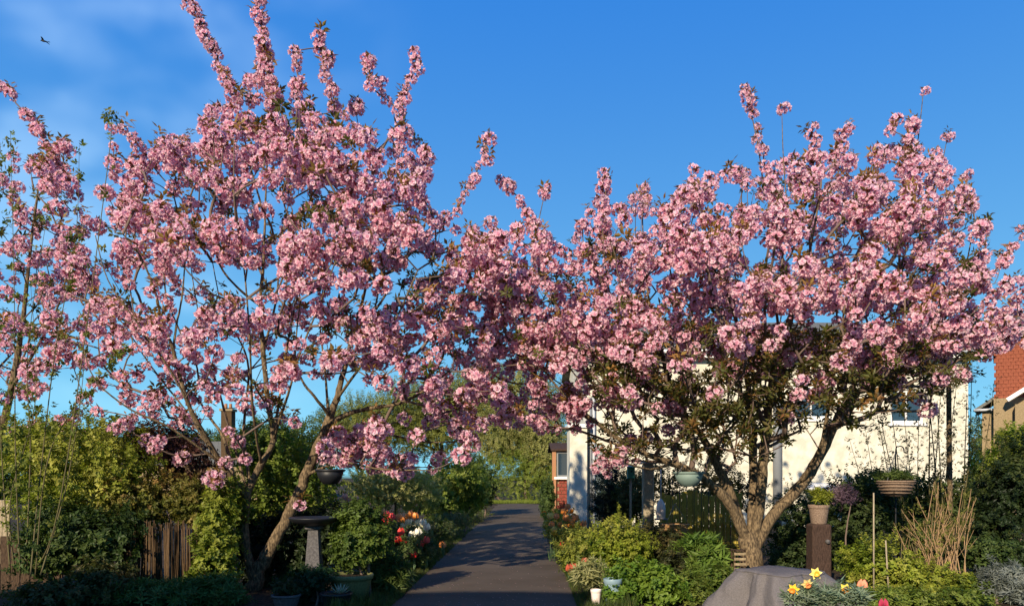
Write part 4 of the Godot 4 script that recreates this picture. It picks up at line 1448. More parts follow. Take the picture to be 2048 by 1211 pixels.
# ---------------------------------------------------------------- right side
func right_garden() -> void:
	var lime := [Color(0.11, 0.16, 0.014), Color(0.24, 0.28, 0.03), Color(0.34, 0.34, 0.06)]
	var mid := [Color(0.05, 0.09, 0.014), Color(0.09, 0.14, 0.02), Color(0.16, 0.19, 0.035)]
	var deep := [Color(0.03, 0.055, 0.015), Color(0.055, 0.09, 0.022), Color(0.1, 0.14, 0.035)]
	bush("clipped_shrub", "dense bright green rounded shrub on the right of the drive", "shrub", [[1235, 1090, 12.3, 68, 56, 0.55], [1210, 1110, 12.2, 50, 40, 0.4], [1265, 1105, 12.2, 45, 45, 0.4]], 1700, "broad", lime, 0.75, "", 0.4)
	bush("garden_plant", "lush bright green leafy plant in front of the rounded shrub", "plant", [[1275, 1165, 9.8, 55, 38, 0.35], [1320, 1180, 9.6, 50, 35, 0.35], [1240, 1190, 9.5, 30, 26, 0.2]], 700, "broad", [Color(0.05, 0.11, 0.012), Color(0.1, 0.18, 0.02), Color(0.17, 0.25, 0.03)], 1.1, "plants under the right cherry", 0.7, 2)
	bush("garden_plant", "strap-leaved green clump before the golden fence", "plant", [[1400, 1115, 12.0, 42, 34, 0.35], [1425, 1140, 11.2, 40, 34, 0.3]], 360, "lance", [Color(0.05, 0.1, 0.015), Color(0.1, 0.18, 0.025), Color(0.16, 0.22, 0.04)], 1.7, "plants under the right cherry", 1.3, 1)
	bush("garden_plant", "brownish shaded undergrowth beneath the wicker basket", "plant", [[1330, 1100, 12.8, 45, 45, 0.4], [1360, 1140, 11.6, 50, 40, 0.4], [1300, 1090, 13.0, 30, 50, 0.3]], 800, "broad", [Color(0.03, 0.03, 0.014), Color(0.05, 0.06, 0.018), Color(0.1, 0.08, 0.03)], 0.9, "plants under the right cherry", 0.6, 2)
	bush("garden_plant", "mixed green undergrowth left of the fabric-covered table", "plant", [[1380, 1185, 9.6, 45, 30, 0.3], [1430, 1165, 10.4, 35, 30, 0.3]], 480, "broad", mid, 0.85, "plants under the right cherry", 0.7, 1)
	bush("dark_topiary", "blue-black evergreen shrub against the white house's corner", "shrub", [[1222, 985, 18.0, 36, 62, 0.5], [1222, 1020, 18.0, 36, 40, 0.4]], 1500, "fine", [Color(0.012, 0.022, 0.02), Color(0.025, 0.04, 0.03), Color(0.05, 0.08, 0.05)], 1.2)
	bush("olive_shrub", "dull olive shrub between the dark evergreen and the wooden post", "shrub", [[1262, 1000, 17.0, 28, 55, 0.5]], 700, "fine", [Color(0.07, 0.07, 0.02), Color(0.12, 0.11, 0.03), Color(0.18, 0.16, 0.05)], 1.3)
	bush("tangled_hedge", "brown-olive tangled hedge between the wooden post and the white house", "hedge", [[1330, 965, 17.6, 60, 42, 0.5], [1420, 960, 17.8, 60, 46, 0.5], [1480, 985, 17.8, 50, 50, 0.5], [1280, 985, 18.2, 40, 50, 0.4], [1380, 1020, 17.4, 100, 40, 0.5]], 1500, "fine", [Color(0.05, 0.045, 0.018), Color(0.1, 0.09, 0.025), Color(0.17, 0.14, 0.045)], 1.5, "", 0.5, 4)
	bush("ivy_hedge", "glossy ivy hedge behind the right cherry's trunk", "hedge", [[1600, 1060, 13.6, 70, 90, 0.6], [1700, 1030, 13.6, 80, 80, 0.6], [1580, 1130, 13.2, 50, 60, 0.5], [1740, 1000, 13.8, 60, 60, 0.5], [1680, 1110, 13.3, 70, 60, 0.5]], 2700, "broad", [Color(0.02, 0.04, 0.012), Color(0.045, 0.07, 0.02), Color(0.08, 0.11, 0.035)], 1.0, "", 0.4, 5)
	bush("evergreen_hedge", "dark evergreen hedge below the white house's right end", "hedge", [[1830, 1010, 15.0, 90, 60, 0.7], [1930, 1010, 15.0, 80, 60, 0.7], [1760, 985, 15.2, 60, 50, 0.6], [1870, 1060, 14.6, 100, 60, 0.6]], 2400, "broad", deep, 1.15, "", 0.4, 4)
	bush("garden_bush", "yellow-green bush at the foot of the bare-stemmed shrub", "bush", [[1770, 1150, 10.6, 70, 70, 0.5], [1720, 1130, 11.0, 40, 50, 0.4], [1840, 1170, 10.3, 60, 50, 0.4], [1900, 1180, 10.2, 60, 40, 0.4]], 1700, "broad", lime, 0.8, "bushes at the right", 0.5)
	bush("low_plant", "low yellow-green ground plants along the bottom edge under the bare-stemmed shrub", "plant", [[1820, 1205, 9.2, 70, 24, 0.35], [1920, 1205, 9.3, 60, 24, 0.35], [1760, 1200, 9.0, 40, 22, 0.3], [1960, 1180, 9.9, 40, 26, 0.3]], 900, "broad", [Color(0.07, 0.11, 0.015), Color(0.15, 0.2, 0.03), Color(0.24, 0.27, 0.06)], 0.75, "", 0.8, 1)
	bush("low_plant", "dark leafy ground cover between the silver plant and the evergreen hedge", "plant", [[1960, 1110, 11.2, 60, 40, 0.5], [2030, 1120, 11.0, 50, 40, 0.5]], 900, "broad", deep, 0.8, "", 0.7, 1)
	bush("garden_bush", "tall dark tree-like bush at the right edge", "bush", [[2010, 1000, 12.2, 55, 80, 0.6], [2045, 950, 12.4, 50, 80, 0.6], [1985, 1060, 12.0, 45, 50, 0.5]], 1900, "broad", [Color(0.016, 0.03, 0.01), Color(0.03, 0.05, 0.015), Color(0.08, 0.1, 0.02)], 1.0, "bushes at the right")
	bush("garden_bush", "fresh lime-leaved bush below the orange-tiled house", "bush", [[2035, 890, 16.0, 40, 40, 0.6], [1985, 945, 15.6, 45, 40, 0.5]], 700, "broad", lime, 1.2, "bushes at the right")
	bush("silver_plant", "feathery silver-grey plant at the bottom right corner", "plant", [[2010, 1165, 9.7, 45, 36, 0.3], [2040, 1190, 9.5, 35, 25, 0.3]], 420, "lance", [Color(0.08, 0.095, 0.08), Color(0.16, 0.18, 0.165), Color(0.24, 0.26, 0.23)], 0.9, "", 0.9, 1)
	bush("flower_foliage", "yellow-green wallflower foliage in the right-hand bed", "plant", [[1125, 1060, 15.0, 34, 24, 0.6], [1145, 1085, 13.6, 32, 30, 0.5], [1110, 1040, 17.5, 26, 18, 0.7], [1150, 1120, 12.0, 30, 26, 0.4]], 1100, "fine", [Color(0.14, 0.18, 0.03), Color(0.28, 0.3, 0.05), Color(0.38, 0.33, 0.08)], 1.3, "", 0.8, 1)
	bush("strap_plant", "pale variegated strap-leaved plant beside the drive's right edge", "plant", [[1180, 1150, 10.4, 26, 20, 0.22]], 90, "lance", [Color(0.2, 0.22, 0.07), Color(0.4, 0.38, 0.18)], 1.2, "", 1.2, 1)
	# hedge below the porch house at the drive's right side
	bush("drive_shrub", "dark shrub on the right of the drive before the brick porch", "shrub", [[1095, 990, 29.0, 12, 34, 0.6], [1092, 1015, 28.0, 10, 16, 0.5]], 500, "broad", deep, 1.4)
	# bare-stemmed shrub: tan twigs fanning from one foot
	var t := thing("twiggy_shrub", "bare tan-stemmed shrub fanning out at the right", "shrub", gx(1880, 10.6))
	var foot := gx(1880, 10.6)
	var xf := []
	var cols := []
	for i in 34:
		var px := 1880.0 + rnd(-95, 85)
		var e := at(px, 950 + absf(px - 1880) * 0.35 + rnd(0, 90), 10.6 + rnd(-0.4, 0.4))
		var b := foot + Vector3(rnd(-0.26, 0.26) + (e.x - foot.x) * 0.25, 0, rnd(-0.15, 0.15))
		var m := b.lerp(e, 0.5) + Vector3((b.x - e.x) * 0.2 + rnd(-0.05, 0.05), 0, 0)
		var q := spline([b, m, e], [0.009, 0.007, 0.003], 4)
		var st := mb(true)
		tube(st, q[0], q[1], 5)
		for k in 3:
			var p: Vector3 = q[0][3 + k]
			var f := p + ((e - b).normalized() + rdir() * 0.6).normalized() * rnd(0.15, 0.35)
			tube(st, [p, f], [0.004, 0.002], 4, false)
		wpart("stem", st, M.tan_twig, t)
		for k in 14:
			xf.append(Transform3D(aim(rdir() + Vector3.UP, 0).scaled(Vector3.ONE * rnd(0.4, 0.8)), m.lerp(e, rng.randf()) + rdir() * 0.06 - t.position))
			cols.append(tone([Color(0.14, 0.15, 0.03), Color(0.26, 0.25, 0.06)], rng.randf()))
	scatter("foliage", sprig.fine, M.leaf, xf, cols, t)
	# climbing rose shoots before the white wall
	t = thing("climbing_rose", "thin upright rose shoots with small leaves before the white wall", "climber", gx(1870, 14.2))
	xf = []
	cols = []
	for s in [[1900, 1000, 1898, 735, 0.05], [1868, 1000, 1862, 770, 0.014], [1885, 1000, 1875, 800, 0.012], [1845, 1000, 1838, 830, 0.01], [1830, 1000, 1760, 830, 0.011], [1920, 1000, 1935, 790, 0.012], [1905, 1000, 1945, 720, 0.01], [1815, 1000, 1775, 760, 0.009], [1878, 1000, 1850, 730, 0.012], [1800, 1000, 1820, 870, 0.009], [1890, 1000, 1915, 760, 0.01], [1855, 1000, 1885, 745, 0.01], [1925, 1000, 1990, 760, 0.008], [1780, 1000, 1730, 850, 0.008], [1770, 1000, 1700, 880, 0.008], [1840, 1000, 1805, 800, 0.008], [1860, 1000, 1912, 850, 0.008], [1795, 1000, 1745, 780, 0.008], [1910, 1000, 1960, 820, 0.008]]:
		var b := gx(s[0], 14.2)
		b.z += rnd(-0.2, 0.2)
		var e := at(s[2], s[3], 14.2 + rnd(-0.3, 0.3))
		var thick: bool = float(s[4]) > 0.03
		var q := spline([b, b.lerp(e, 0.5) + rdir() * (0.01 if thick else 0.08), e], [s[4], s[4], s[4] * (0.9 if thick else 0.4)], 5)
		var st := mb(true)
		tube(st, q[0], q[1], 6)
		wpart("stem", st, M.shoot if not thick else M.bark, t)
		var a: Array = q[0]
		for i in range(3, a.size()):
			for k in 13:
				var p: Vector3 = (a[i] as Vector3).lerp(a[i - 1], rng.randf()) + rdir() * (0.12 if thick else 0.09)
				xf.append(Transform3D(aim(rdir() + Vector3.UP * 0.3, rnd(0, TAU)).scaled(Vector3.ONE * rnd(0.45, 0.85)), p - t.position))
				cols.append(tone([Color(0.03, 0.045, 0.012), Color(0.07, 0.08, 0.02), Color(0.12, 0.12, 0.03)], rng.randf()))
	scatter("foliage", sprig.fine, M.leaf, xf, cols, t)
	# bamboo canes
	for c in [[1772, 1080, 1778, "pale bamboo cane standing in the yellow-green bush"], [1748, 985, 1748, "thin grey cane under the clay hanging basket"]]:
		t = thing("garden_cane", c[3], "cane", gx(c[2], 10.2))
		var st := mb(true)
		tube(st, [gx(c[2], 10.2), at(c[0], c[1], 10.2)], [0.012, 0.01], 7)
		wpart("stick", st, M.old_wood, t)
		for k in 3:
			st = mb(true)
			var p := gx(c[2], 10.2).lerp(at(c[0], c[1], 10.2), 0.3 + 0.25 * k)
			tube(st, [p, p + Vector3(0, 0.012, 0)], [0.0145, 0.0145], 7)
			wpart("joint", st, M.old_wood, t)


# ---------------------------------------------------------------- pots, fences, ornaments, flowers
func hanging_pot(called: String, label: String, px: float, py: float, d: float, r: float, h: float, m: Material, up: float, bands: bool) -> Node3D:
	var c := at(px, py, d)      # the rim's middle
	var t := thing(called, label, "hanging basket", c)
	var st := mb(true)
	lathe(st, [Vector2(0, -h), Vector2(r * 0.5, -h * 0.97), Vector2(r * 0.8, -h * 0.55), Vector2(r * 0.97, 0.0), Vector2(r * 0.9, 0.0), Vector2(r * 0.7, -h * 0.4)], Vector3.ZERO, 22)
	part("bowl", st, m, t)
	st = mb(true)
	lathe(st, [Vector2(r * 0.97, -0.02), Vector2(r * 1.04, -0.01), Vector2(r * 1.04, 0.012), Vector2(r * 0.94, 0.015)], Vector3.ZERO, 22)
	part("rim", st, m, t)
	if bands:
		for k in 4:
			var y := -h * (0.15 + 0.2 * k)
			var rr := r * (1.0 - 0.22 * pow(-y / h, 2.0) - 0.2 * (-y / h)) + 0.012
			st = mb(true)
			var pts := []
			var rad := []
			for i in 21:
				pts.append(Vector3(cos(TAU * i / 20.0) * rr, y, sin(TAU * i / 20.0) * rr))
				rad.append(0.008)
			tube(st, pts, rad, 5, false)
			part("woven_band", st, m, t)
	for k in 3:
		st = mb(true)
		var a := TAU * k / 3.0 + 0.4
		tube(st, [Vector3(cos(a) * r, 0, sin(a) * r), Vector3(0, up, 0)], [0.004, 0.004], 5)
		part("chain", st, M.grey, t)
	return t

func small_things() -> void:
	# ---- birdbath
	var b := gx(628, 9.9)
	var t := thing("birdbath", "stone birdbath with dark wide bowl beneath the left cherry", "birdbath", b)
	var st := mb(true)
	lathe(st, [Vector2(0, 0.98), Vector2(0.1, 0.98), Vector2(0.26, 1.03), Vector2(0.33, 1.085), Vector2(0.335, 1.1), Vector2(0.31, 1.105), Vector2(0.22, 1.06), Vector2(0, 1.04)], Vector3.ZERO, 28)
	part("bowl", st, M.black, t)
	st = mb()
	for k in 1:
		var w0 := 0.17
		var w1 := 0.09
		for i in 4:
			var a0 := PI / 4 + PI / 2 * i
			var a1 := a0 + PI / 2
			quad(st, Vector3(cos(a1) * w0, 0.08, sin(a1) * w0), Vector3(cos(a1) * w1, 0.96, sin(a1) * w1), Vector3(cos(a0) * w1, 0.96, sin(a0) * w1), Vector3(cos(a0) * w0, 0.08, sin(a0) * w0))
	part("pedestal", st, M.stone, t)
	st = mb()
	bevel_box(st, Vector3(0, 0.97, 0), Vector3(0.2, 0.04, 0.2), 0.01)
	part("neck", st, M.stone, t)
	st = mb()
	bevel_box(st, Vector3(0, 0.04, 0), Vector3(0.34, 0.08, 0.34), 0.015)
	part("base", st, M.stone, t)
	# ---- pots at the front
	pot("dark_pot", "dark bowl pot with pale spiky succulent in front of the glazed pot", gx(672, 9.25), 0.2, 0.2, M.black, "small pots at the front left")
	t = thing("succulent", "pale spiky succulent growing in the dark bowl pot", "succulent", gx(680, 9.25) + Vector3(0, 0.18, 0))
	for i in 17:
		st = mb()
		var a := i * 2.4
		var d := Vector3(cos(a), 0.35 + 0.06 * i, sin(a)).normalized()
		leaf(st, d * 0.01, d, Vector3.UP, 0.15, 0.032, 0.3, -0.1)
		part("leaf", st, mat(0.28, 0.3, 0.2, 0.6), t)
	pot("grey_pot", "grey stone pot at the bottom edge below the birdbath", gx(572, 9.3), 0.18, 0.17, M.stone, "small pots at the front left")
	bush("pot_plant", "small dark plant in the grey stone pot", "plant", [[572, 1180, 9.3, 22, 12, 0.12]], 60, "fine", [Color(0.03, 0.05, 0.02), Color(0.06, 0.08, 0.03)], 1.0, "", 0.8, 1)
	pot("blue_pot", "blue-grey glazed pot at the right edge of the drive", gx(1226, 9.5), 0.12, 0.34, M.blue_glaze, "small pots at the front right")
	pot("white_pot", "slim white pot between the drive and the blue-grey pot", gx(1192, 9.5), 0.07, 0.2, M.feeder, "small pots at the front right")
	# ---- dark hanging pot in the left cherry
	hanging_pot("black_hanging_pot", "black hanging pot under the left cherry's lowest bough", 660, 940, 10.4, 0.2, 0.2, M.black, 0.55, false)
	# ---- right side hanging things
	hanging_pot("teal_hanging_pot", "pale teal hanging pot under the right cherry's left limb", 1378, 945, 11.3, 0.23, 0.21, M.teal, 0.28, false)
	hanging_pot("wicker_basket", "honey-coloured wicker basket hung on the golden fence", 1350, 1048, 14.2, 0.27, 0.28, M.wicker, 0.4, true)
	hanging_pot("clay_hanging_basket", "clay hanging basket in front of the ivy at right", 1792, 962, 12.6, 0.3, 0.26, M.stone_clay, 0.5, true)
	var hs := thing("hook_stand", "slim iron crook stand carrying the clay hanging basket at right", "stand", gx(1792, 12.9))
	var top := at(0, 962, 12.6).y + 0.5
	var cs := spline([Vector3(0, 0, 0), Vector3(0, top * 0.6, 0), Vector3(0, top, 0), Vector3(0, top + 0.1, 0.1), Vector3(0, top + 0.08, 0.24), Vector3(0, top - 0.01, 0.28)], [0.014, 0.014, 0.012, 0.01, 0.01, 0.008], 5)
	var hst := mb(true)
	tube(hst, cs[0], cs[1], 7)
	part("crook", hst, M.black, hs)
	bush("trailing_plant", "green trailing plant spilling from the clay hanging basket", "plant", [[1790, 955, 12.6, 34, 10, 0.22]], 120, "fine", [Color(0.05, 0.08, 0.02), Color(0.1, 0.14, 0.03)], 1.1, "", 0.8, 0)
	# ---- green nest box and post
	var p := at(1262, 945, 15.6)
	t = thing("green_box", "small green painted bird box beside the wooden post", "bird box", p)
	st = mb()
	bevel_box(st, Vector3.ZERO, Vector3(0.15, 0.24, 0.14), 0.008)
	part("body", st, M.green_paint, t)
	st = mb()
	box(st, Vector3(0, 0.14, 0.02), Vector3(0.19, 0.02, 0.2), Basis(Vector3.RIGHT, 0.25))
	part("lid", st, M.green_paint, t)
	st = mb(true)
	tube(st, [Vector3(0, 0.03, 0.066), Vector3(0, 0.03, 0.073)], [0.02, 0.02], 12)
	part("entrance", st, M.black, t)
	st = mb(true)
	tube(st, [Vector3(0, -0.12, -0.02), Vector3(0, -p.y, -0.02)], [0.025, 0.025], 8)
	part("pole", st, M.old_wood, t)
	t = thing("garden_post", "weathered square wooden post at the golden fence's left end", "post", gx(1296, 15.4))
	st = mb()
	bevel_box(st, Vector3(0, 0.95, 0), Vector3(0.22, 1.9, 0.22), 0.02)
	part("shaft", st, M.old_wood, t)
	st = mb()
	bevel_box(st, Vector3(0, 1.93, 0), Vector3(0.28, 0.06, 0.28), 0.02)
	part("cap", st, M.old_wood, t)
	# ---- white feeder on a hook
	t = thing("bird_feeder", "pale tube-shaped bird feeder hanging right of the wooden post", "bird feeder", at(1322, 1015, 15.2))
	st = mb(true)
	lathe(st, [Vector2(0, -0.22), Vector2(0.09, -0.22), Vector2(0.095, 0.0), Vector2(0.08, 0.08), Vector2(0.035, 0.16), Vector2(0, 0.2)], Vector3.ZERO, 18)
	part("tube", st, M.feeder, t)
	st = mb(true)
	lathe(st, [Vector2(0, -0.25), Vector2(0.13, -0.245), Vector2(0.14, -0.22), Vector2(0.1, -0.23)], Vector3.ZERO, 18)
	part("tray", st, M.grey, t)
	st = mb(true)
	tube(st, [Vector3(0, 0.19, 0), Vector3(0, 0.78, 0)], [0.012, 0.012], 6)
	part("rod", st, M.pale_grey, t)
	# ---- golden fence with bars
	t = thing("golden_fence", "sunlit golden-brown picket fence behind the right cherry", "fence", gx(1390, 15.6))
	for i in 15:
		st = mb()
		var q := gx(1325 + 11.0 * i, 15.6)
		top = at(0, 985 + 6 * sin(i * 0.9), 15.6).y
		bevel_box(st, Vector3(q.x, top * 0.5, q.z + rnd(-0.004, 0.004)), Vector3(0.108, top, 0.02), 0.006)
		wpart("picket", st, M.gold_wood, t)
	for y in [at(0, 1046, 15.6).y, 0.2]:
		st = mb()
		box(st, gx(1400, 15.6) + Vector3(0, y, 0.035), Vector3(1.75, 0.07, 0.04))
		wpart("rail", st, M.gold_wood, t)
	t = thing("iron_trellis", "thin dark iron trellis before the golden picket fence", "trellis", gx(1400, 15.3))
	for i in 9:
		st = mb(true)
		var q := gx(1345 + 14.5 * i, 15.3)
		tube(st, [q, q + Vector3(0, at(0, 958, 15.3).y, 0)], [0.006, 0.006], 6)
		wpart("bar", st, M.black, t)
	for y in [0.3, 1.5]:
		st = mb(true)
		tube(st, [gx(1340, 15.3) + Vector3(0, y, 0), gx(1466, 15.3) + Vector3(0, y, 0)], [0.008, 0.008], 6)
		wpart("rail", st, M.black, t)
	# ---- dark post with pot on top
	t = thing("dark_post", "thick dark brown timber post right of the right cherry", "post", gx(1638, 10.9))
	st = mb()
	var ph := at(0, 1047, 10.9).y
	bevel_box(st, Vector3(0, ph * 0.5, 0), Vector3(0.28, ph, 0.26), 0.02)
	part("shaft", st, M.dark_wood, t)
	st = mb(true)
	tube(st, [Vector3(0.07, ph - 0.25, 0.12), Vector3(0.07, ph - 0.25, 0.17)], [0.035, 0.03], 10)
	part("bracket", st, M.stone, t)
	p = gx(1638, 10.9) + Vector3(0, ph, 0)
	t = pot("terracotta_pot", "ribbed clay pot standing on top of the dark timber post", p, 0.15, 0.28, M.stone_clay)
	bush("post_plant", "yellow-green grassy plant in the clay pot on the post", "plant", [[1640, 995, 10.9, 18, 15, 0.12]], 60, "lance", [Color(0.14, 0.17, 0.015), Color(0.25, 0.27, 0.03)], 0.8, "", 1.2, 0)
	bush("purple_heather", "dusty purple heather beside the clay pot on the post", "plant", [[1688, 995, 11.4, 20, 14, 0.15]], 110, "tiny", [Color(0.1, 0.06, 0.09), Color(0.2, 0.13, 0.17), Color(0.16, 0.12, 0.08)], 1.2, "", 0.8, 1)
	# ---- little slatted crate by the trunk
	t = thing("slatted_crate", "small crate of thin pale slats left of the right cherry's trunk", "crate", gx(1477, 10.9))
	for k in 6:
		st = mb()
		bevel_box(st, Vector3(0, 0.14 + 0.075 * k, 0.08), Vector3(0.17, 0.035, 0.018), 0.004)
		part("slat", st, M.tan_wall, t)
	for sx in [-0.075, 0.075]:
		st = mb()
		box(st, Vector3(sx, 0.29, 0.06), Vector3(0.025, 0.58, 0.02))
		part("upright", st, M.oak, t)
		st = mb()
		box(st, Vector3(sx, 0.29, -0.08), Vector3(0.025, 0.58, 0.02))
		part("upright", st, M.oak, t)
	st = mb()
	box(st, Vector3(0, 0.56, -0.01), Vector3(0.18, 0.02, 0.16))
	part("top", st, M.oak, t)
	# ---- covered garden table
	t = thing("covered_table", "garden table under a loose mauve-grey fabric cover", "table", gx(1560, 7.6))
	st = mb(true)
	var rings := []
	var segs := 128
	var seam := []
	for k in 13:
		var ring := []
		for i in segs:
			var a := TAU * i / segs + 0.42
			var ca := cos(a - 0.42 + 0.0)
			var sa := sin(a - 0.42 + 0.0)
			var sq := 1.0 / pow(pow(absf(ca), 7.0) + pow(absf(sa), 7.0), 1.0 / 7.0)
			var corner := pow(maxf(0.0, absf(sin(2.0 * (a - 0.42)))), 6.0)
			var slack := sin(a * 11.0 + 1.0) * 0.5 + sin(a * 6.0 + 0.4) * 0.6 - absf(sin(a * 8.5)) * 0.6
			var r: float
			var y: float
			if k < 3:
				r = [0.0, 0.16, 0.31][k]
				y = 0.715 + [0.0, 0.0, -0.004][k]
			elif k == 3:
				r = 0.325
				y = 0.694
			else:
				var u := (k - 3) / 9.0
				r = 0.31 + 0.03 * minf(1.0, u * 4.0) + u * (0.16 + 0.2 * corner) + slack * 0.065 * pow(u, 0.4)
				y = 0.712 - 0.64 * pow(u, 1.1)
			var cp := Vector3(ca * sq * r, y, sa * sq * r).rotated(Vector3.UP, 0.5)
			cp += Vector3(lump.get_noise_3dv(cp * 60.0), lump.get_noise_3dv(cp * 60.0 + Vector3.ONE * 40.0) * 0.8, lump.get_noise_3dv(cp * 60.0 + Vector3.ONE * 90.0)) * 0.03
			if k > 1:
				var cr := lump.get_noise_3dv(Vector3(cp.x, cp.y * 0.35, cp.z) * 190.0)
				cp += Vector3(cp.x, 0.12, cp.z).normalized() * 0.035 * cr * minf(1.0, (k - 1) / 4.0)
			cp *= Vector3(1.05, 0.965, 1.0)
			if k == 3:
				seam.append(cp * Vector3(1.006, 1.0, 1.006) + Vector3(0, 0.004, 0))
			ring.append(cp)
		rings.append(ring)
	for k in 12:
		for i in segs:
			var j := (i + 1) % segs
			quad(st, rings[k][j], rings[k + 1][j], rings[k + 1][i], rings[k][i])
	part("cover", st, M.cloth, t)
	seam.append(seam[0])
	var seam_r := []
	for i in seam.size():
		seam_r.append(0.005)
	st = mb(true)
	tube(st, seam, seam_r, 5, false)
	part("seam", st, M.cloth, t)
	for q in [[-0.24, -0.19], [0.24, -0.19], [-0.24, 0.19], [0.24, 0.19]]:
		st = mb(true)
		tube(st, [Vector3(q[0], 0, q[1]), Vector3(q[0] * 0.98, 0.66, q[1] * 0.98)], [0.025, 0.025], 8)
		part("leg", st, M.black, t)
	# ---- daffodil tub
	pot("daffodil_tub", "wide tub planted with daffodils at the bottom right", gx(1655, 6.1), 0.36, 0.4, M.terracotta)
	daffodil(1588, 1178, 6.0, Color(0.85, 0.6, 0.03), Color(0.85, 0.24, 0.02), "yellow daffodil with orange trumpet, leftmost over the grey cover", -0.7, 0.2)
	daffodil(1614, 1166, 6.0, Color(0.85, 0.7, 0.25), Color(0.85, 0.28, 0.08), "drooping daffodil with salmon trumpet, second from the left", 0.1, 0.5)
	daffodil(1632, 1146, 6.1, Color(0.88, 0.74, 0.16), Color(0.86, 0.42, 0.03), "tallest pale yellow daffodil against the dark post", -0.2, 0.0)
	daffodil(1692, 1177, 6.0, Color(0.88, 0.72, 0.1), Color(0.86, 0.3, 0.0), "deep orange-trumpeted daffodil right of the dark post", -0.5, 0.25)
	bush("daffodil_leaves", "blue-green daffodil leaves filling the tub", "plant", [[1605, 1205, 6.05, 34, 24, 0.16], [1645, 1205, 6.1, 34, 22, 0.16], [1700, 1205, 6.0, 34, 22, 0.16]], 190, "lance", [Color(0.11, 0.16, 0.11), Color(0.2, 0.27, 0.18), Color(0.28, 0.32, 0.2)], 0.85, "", 2.5, 0)
	tulips([[1725, 1168, 6.6]], 6.6, "salmon", Color(0.8, 0.3, 0.16), "right of the daffodil tub", "tulips at the front right", ["alone"])
	tulips([[1768, 1206, 6.6]], 6.6, "crimson", Color(0.42, 0.03, 0.07), "below the bamboo cane at the bottom edge", "tulips at the front right", ["cut off"])
	# ---- tulips in the left bed
	var gl := "tulips in the bed left of the drive"
	var wl := "from the left in the left bed"
	tulips([[817, 1066], [831, 1077], [774, 1029], [784, 1036], [789, 1076], [785, 1101], [826, 1111, 12.6]], 13.4, "scarlet", Color(0.75, 0.02, 0.015), wl, gl, words_for(7))
	tulips([[842, 1054], [849, 1066], [836, 1047], [826, 1056], [812, 1059], [818, 1048], [805, 1053]], 13.7, "cream", Color(0.8, 0.74, 0.42), wl, gl, words_for(7))
	tulips([[799, 1035], [808, 1041], [816, 1035], [794, 1046], [764, 1024], [822, 1029], [830, 1034], [886, 1092, 15.0]], 14.2, "orange", Color(0.8, 0.26, 0.03), wl, gl, words_for(8))
	tulips([[690, 996], [700, 1001], [712, 1000], [722, 1009], [735, 1012], [748, 1018]], 14.6, "salmon pink", Color(0.78, 0.3, 0.2), wl, gl, words_for(6))
	var gr := "tulips in the bed right of the drive"
	var wr := "from the left in the right bed"
	tulips([[1136, 1014], [1131, 1038], [1145, 1045], [1121, 1051], [1103, 1050], [1112, 1034], [1151, 1037], [1166, 1049], [1128, 1024]], 14.6, "orange", Color(0.8, 0.27, 0.03), wr, gr, words_for(9))
	tulips([[1108, 1061], [1120, 1064], [1100, 1034], [1129, 1056], [1141, 1062]], 14.2, "yellow", Color(0.8, 0.6, 0.1), wr, gr, words_for(5))
	tulips([[802, 1066], [796, 1082], [810, 1088], [841, 1090], [852, 1082], [770, 1044]], 12.9, "bright red", Color(0.78, 0.03, 0.02), "from the left in the front row of the left bed", gl, words_for(6))
	tulips([[854, 1056], [822, 1072], [838, 1066], [846, 1046]], 13.1, "white", Color(0.82, 0.8, 0.66), "from the left in the front row of the left bed", gl, words_for(4))
	for w in [[1108, 1046, 15.4, "orange"], [1128, 1052, 14.6, "yellow"], [1146, 1056, 14.2, "orange"], [1118, 1068, 13.8, "yellow"], [1100, 1030, 18.0, "orange"], [1160, 1046, 15.0, "yellow"], [1138, 1024, 16.6, "orange"]]:
		wallflower(w[0], w[1], w[2], w[3])
	tulips([[1127, 1089]], 13.4, "bright red", Color(0.8, 0.02, 0.02), "standing alone nearest the drive in the right bed", gr, ["single"])
	tulips([[1139, 1138], [1150, 1135], [1170, 1124]], 11.6, "brick red", Color(0.42, 0.07, 0.03), wr, gr, words_for(3))
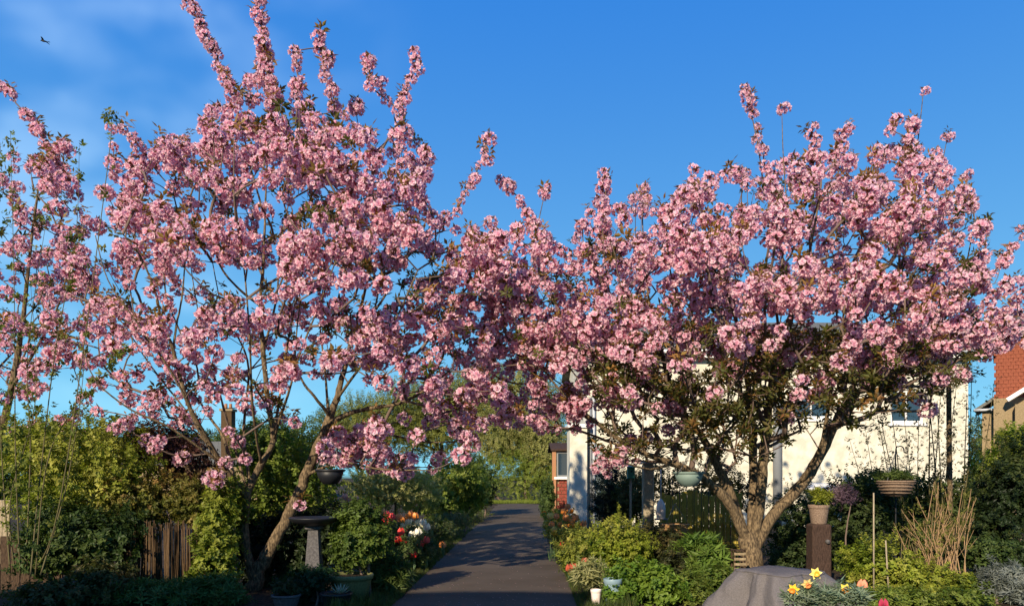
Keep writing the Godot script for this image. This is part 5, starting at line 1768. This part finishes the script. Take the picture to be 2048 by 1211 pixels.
	# ---- brick chimney on a far roof
	t = thing("far_house", "distant house whose brick chimney rises behind the left cherry", "house", gx(456, 44))
	st = mb()
	var c := at(456, 0, 44)
	top = at(0, 822, 44).y
	box(st, Vector3(c.x, top * 0.5, -44), Vector3(0.62, top, 0.62))
	wpart("chimney", st, M.reed, t)
	st = mb()
	box(st, Vector3(c.x, top + 0.06, -44), Vector3(0.78, 0.14, 0.78))
	wpart("chimney_cap", st, M.tan_wall, t)
	for s in [-0.14, 0.14]:
		st = mb(true)
		tube(st, [Vector3(c.x + s, top + 0.12, -44), Vector3(c.x + s, top + 0.45, -44)], [0.1, 0.085], 10)
		wpart("chimney_pot", st, M.terracotta, t)
	st = mb()
	box(st, Vector3(c.x - 2.5, 1.2, -46), Vector3(9, 2.4, 5))
	wpart("wall", st, M.tan_wall, t)
	st = mb()
	gable_roof(st, c.x - 7, c.x + 2, -43.5, -48.5, 2.4, 3.7, 0.2, 0.12)
	wpart("roof", st, M.slate, t)
	# ---- bird in flight
	t = thing("bird", "small dark bird in flight high at the upper left", "bird", at(87, 82, 30))
	st = mb(true)
	tube(st, [Vector3(-0.14, 0.02, 0), Vector3(-0.1, 0.03, 0), Vector3(-0.03, 0.01, 0), Vector3(0.06, -0.015, 0), Vector3(0.15, -0.03, 0)], [0.008, 0.03, 0.042, 0.028, 0.006], 10)
	part("body", st, M.blackbird, t)
	for s in [-1, 1]:
		st = mb()
		quad(st, Vector3(-0.06, 0.02, 0.02 * s), Vector3(-0.03, 0.05, 0.13 * s), Vector3(0.05, 0.045, 0.14 * s), Vector3(0.04, 0.0, 0.02 * s))
		quad(st, Vector3(-0.03, 0.05, 0.13 * s), Vector3(0.06, 0.02, 0.3 * s), Vector3(0.075, 0.02, 0.28 * s), Vector3(0.05, 0.045, 0.14 * s))
		part("wing", st, M.blackbird, t)
	st = mb()
	quad(st, Vector3(0.12, -0.025, -0.015), Vector3(0.24, -0.04, -0.04), Vector3(0.24, -0.04, 0.04), Vector3(0.12, -0.025, 0.015))
	part("tail", st, M.blackbird, t)
